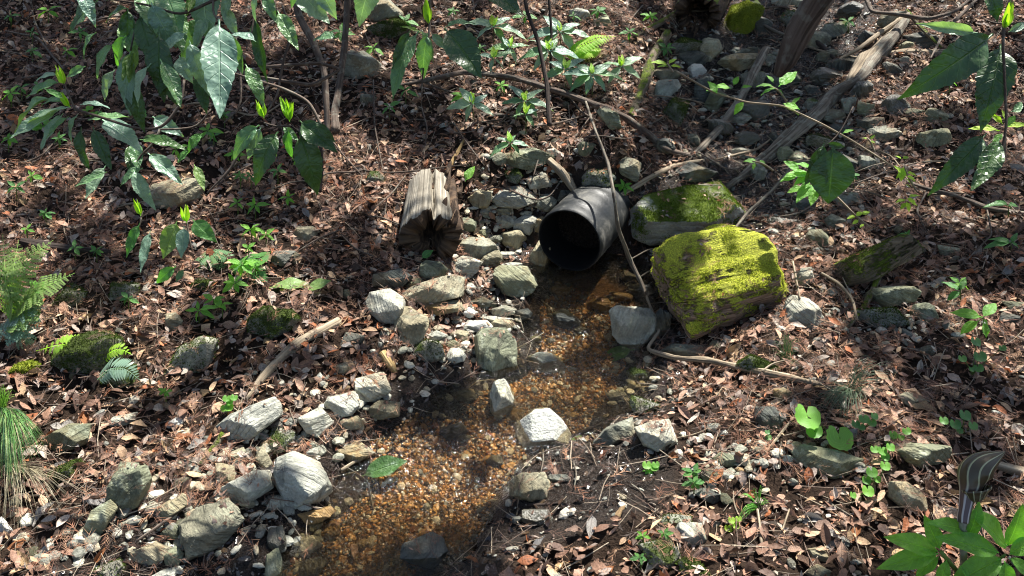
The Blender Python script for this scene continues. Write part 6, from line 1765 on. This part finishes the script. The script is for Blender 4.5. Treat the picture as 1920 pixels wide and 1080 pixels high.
# ------------------------------------------------------------------ unseen tree overhead, its crown shaped to set the sun patches
LIT = [  # px, py, rx, ry, weight : where gaps in its crown let the sun through
 (1400, 470, 90, 75, 2.6), (1440, 590, 100, 50, 2.0), (1290, 470, 50, 50, 1.0), (1290, 385, 90, 40, .9), (808, 405, 55, 60, 1.6), (690, 330, 80, 50, .8), (620, 285, 40, 40, .8), (950, 430, 90, 90, 1.3),
 (1130, 395, 40, 26, .9), (900, 590, 90, 70, 1.1), (735, 590, 50, 50, 1.1), (1018, 800, 60, 45, 2.0), (1190, 812, 80, 30, 1.0), (1110, 560, 90, 50, 2.0), (1190, 600, 40, 40, .9), (790, 930, 160, 90, .45),
 (470, 800, 90, 50, 1.0), (600, 790, 70, 60, 1.0), (570, 900, 60, 60, 1.3), (460, 910, 60, 40, 1.0), (400, 1000, 80, 50, .8), (150, 960, 160, 120, .6), (240, 910, 60, 50, .5), (100, 800, 120, 70, .5),
 (1300, 950, 260, 120, .55), (1600, 950, 250, 120, .5), (1780, 1010, 120, 60, .7), (1450, 780, 150, 60, .3), (1100, 60, 170, 60, .8), (900, 150, 150, 60, .45), (1650, 95, 60, 60, 2.0), (1750, 190, 120, 50, .7), (1390, 40, 40, 30, 1.2),
 (1480, 300, 200, 20, .3), (1330, 290, 70, 30, .9), (1520, 200, 60, 30, .4), (560, 640, 120, 60, .6), (690, 730, 60, 40, .9), (170, 650, 90, 40, 1.8), (230, 690, 60, 40, 1.2), (430, 540, 90, 60, .5), (330, 360, 50, 30, .6), (320, 450, 50, 40, .6),
 (1700, 330, 60, 60, .9), (1530, 330, 50, 40, .7), (1560, 480, 60, 30, .8), (950, 330, 100, 30, .7), (1110, 85, 60, 25, .9), (1240, 165, 30, 30, .6), (1010, 540, 60, 30, .4),
]
DARK = [(1380, 180, 150, 120, 2.0), (1560, 260, 60, 40, .6), (1440, 400, 130, 50, 1.2), (1240, 560, 50, 60, 1.0), (1380, 215, 110, 60, 1.0), (300, 150, 330, 130, .45), (60, 60, 200, 120, .5), (1770, 480, 170, 110, .35), (800, 700, 60, 60, .1), (1070, 460, 40, 40, .4),
        (1300, 520, 45, 60, .8), (1600, 560, 50, 30, .8), (680, 480, 60, 60, .2), (1370, 560, 14, 40, 2.0), (560, 200, 90, 90, .3)]
def litfield(G):
    px, py = to_px(G)
    s = np.full(len(px), .55)
    for a, b, rx, ry, w_ in LIT: s += w_ * .55 * np.exp(-(((px - a) / rx) ** 2 + ((py - b) / ry) ** 2))
    for a, b, rx, ry, w_ in DARK: s -= w_ * .55 * np.exp(-(((px - a) / rx) ** 2 + ((py - b) / ry) ** 2))
    return s
n = 210000
H = rng.uniform(2.9, 5.0, n)
gx_, gy_ = rng.uniform(-4.6, 4.6, n), rng.uniform(.2, 7.0, n)
G = np.stack([gx_, gy_, ground_h(gx_, gy_)], -1)
Pc = G + SUN[None] * (H / SUN[2])[:, None]
noi = .5 + .5 * fbm(gx_ * 5.5, gy_ * 4.5, 90, 4, .6) * 1.5
k = noi > litfield(G)
px, py = to_px(G)
k &= rng.random(n) < np.where((px > -300) & (px < 2200) & (py < 1400), 1.0, .45)
Pc = Pc[k]
nrm = np.tile(SUN, (len(Pc), 1)); fx, fy, fz = frames(nrm, .7)
CT = np.array([[(0, -.5, 0), (.24, -.05, .03), (0, .5, -.05), (-.24, -.05, .03)], [(0, -.5, 0), (.2, .05, -.03), (0, .5, .05), (-.2, 0, -.03)]])
V, Fa = inst(CT, np.array([[0, 1, 2, 3]]), Pc, fx, fy, fz, rng.uniform(.05, .11, len(Pc)))
tree = empty('unseen_shade_tree', (8.5, 8.0, float(ground_h(8.5, 8.0))))
tag(tree, 'unseen leafy tree with its crown shaped to dapple the light on the slope', 'tree')
tb = np.array(tree.location)
c = np.array([(.06, .13, .03), (.08, .17, .04), (.05, .1, .03)])[rng.integers(0, 3, len(Pc))]
o = link('crown', np_mesh('crown', V - tb, Fa, M_canopy, smooth=False, col=np.repeat(c, 4, 0)), tree); o['kind'] = 'stuff'
top = np.array([4.8, 5.4, 6.2])
V, Fq, Ft, uv = tube_geo(np.array([[0, 0, -.3], (top - tb) * [.15, .15, .45], top - tb]), [.16, .12, .08], 14, .08)
link('trunk', np_mesh('trunk', V, [Fq, Ft], WM['bark'], uv=uv), tree)
for q in range(9):
    e = Pc[rng.integers(0, len(Pc))]; mid = (top + e) / 2 + [0, 0, .3]
    V, Fq, Ft, uv = tube_geo(np.array([top, mid, e]) - tb, [.03, .018, .006], 7, .08)
    link('limb', np_mesh('limb', V, [Fq, Ft], WM['bark'], uv=uv), tree)
print('canopy', len(Pc))

# ------------------------------------------------------------------ labels told by landmarks
LAND = [(1090, 440, 'black drain pipe'), (810, 420, 'short hollow rotten log'), (1350, 520, 'bright mossy log chunk'), (1280, 390, 'large grey mossy boulder'), (1018, 805, 'white rock'),
 (932, 660, 'square green block stone'), (725, 575, 'round flat pale stone'), (813, 548, 'striped brown slab'), (965, 528, 'greenish block stone'), (893, 467, 'rounded grey pile boulder'), (965, 370, 'long pale slab stone'), (467, 790, 'dark blotched pale boulder'),
 (567, 900, 'two-faced pale boulder'), (397, 990, 'streaked grey boulder'), (243, 910, 'pointed olive boulder'), (20, 830, 'hanging green grass'), (170, 660, 'mossy mound stone'),
 (513, 605, 'round dark mossy boulder'), (362, 665, 'half mossy wedge boulder'), (330, 362, 'tan topped boulder'), (430, 520, 'trailing bright seedlings'), (40, 520, 'feathery pale plant'),
 (800, 930, 'amber gravel pool'), (722, 868, 'floating green leaf'), (793, 1030, 'dark slate rock'), (993, 912, 'brown topped rock'), (1230, 812, 'pale tan block stone'), (1557, 865, 'long flat green boulder'),
 (1540, 790, 'broad round leaved seedling'), (1820, 900, 'striped cobra lily'), (1727, 850, 'pale green boulder'), (1590, 740, 'dark fine grass tuft'), (1400, 690, 'long pale branch'), (1840, 600, 'four leaved seedling'),
 (1625, 490, 'rotten mossy log'), (1545, 320, 'hanging dark leaf pair'), (1695, 330, 'upright lime spring shoot'), (1540, 205, 'long fallen log'), (1387, 42, 'moss covered round rock'), (1310, 35, 'hollow log end'),
 (1205, 150, 'mossy leaning stick'), (1100, 90, 'bright yellow fern'), (820, 90, 'top centre leaf cluster'), (677, 122, 'grey green boulder'), (530, 250, 'dark drooping leaf shoot'), (100, 200, 'pale green leaf rosette'),
 (640, 140, 'upright brown shrub stem'), (1420, 940, 'palm like grass sprout'), (1860, 150, 'large right edge leaves'), (330, 100, 'big toothed shrub leaves'), (1188, 612, 'pale block boulder'), (555, 660, 'pale weathered stick'),
 (1495, 588, 'lichen crusted stone'), (1030, 222, 'straight dark slope stick'), (1238, 1038, 'bottom mossy grey rock'), (572, 440, 'small tan cube stone'), (1270, 214, 'round gully boulder'), (1700, 930, 'tan lily block stone'),
 (125, 820, 'domed olive tan stone'), (187, 973, 'flat lichened stone'), (695, 728, 'flat topped pinkish stone'), (1562, 218, 'domed grey stone')]
def relword(dx, dy):
    a = math.degrees(math.atan2(-dy, dx)) % 360
    return ['right of', 'above right of', 'above', 'above left of', 'left of', 'below left of', 'below', 'below right of'][int(((a + 22.5) % 360) // 45)]
ORD = ['', 'second', 'third', 'fourth', 'fifth', 'sixth', 'seventh', 'eighth', 'ninth', 'tenth', 'eleventh', 'twelfth']
buckets = {}
for o, desc, px, py in AUTO:
    best = sorted(((math.hypot(px - a, py - b), a, b, nm) for a, b, nm in LAND))[0]
    buckets.setdefault((desc, relword(px - best[1], py - best[2]), best[3]), []).append((best[0], o))
for (desc, rel, nm), lst in buckets.items():
    lst.sort(key=lambda t: t[0])
    for i, (dd, o) in enumerate(lst):
        if len(lst) == 1: o['label'] = f'{desc} {rel} the {nm}'
        elif i == 0: o['label'] = f'{desc} {rel} the {nm}, nearest of {"two" if len(lst) == 2 else "several"}'
        else: o['label'] = f'{desc} {rel} the {nm}, {ORD[min(i, 11)]} nearest'
print('tris', sum(len(o.data.loop_triangles) or sum(len(p.vertices) - 2 for p in o.data.polygons) for o in scene.objects if o.type == 'MESH' and len(o.data.polygons) < 1000) , sum(sum(1 for _ in [0]) * len(o.data.polygons) for o in scene.objects if o.type == 'MESH'))
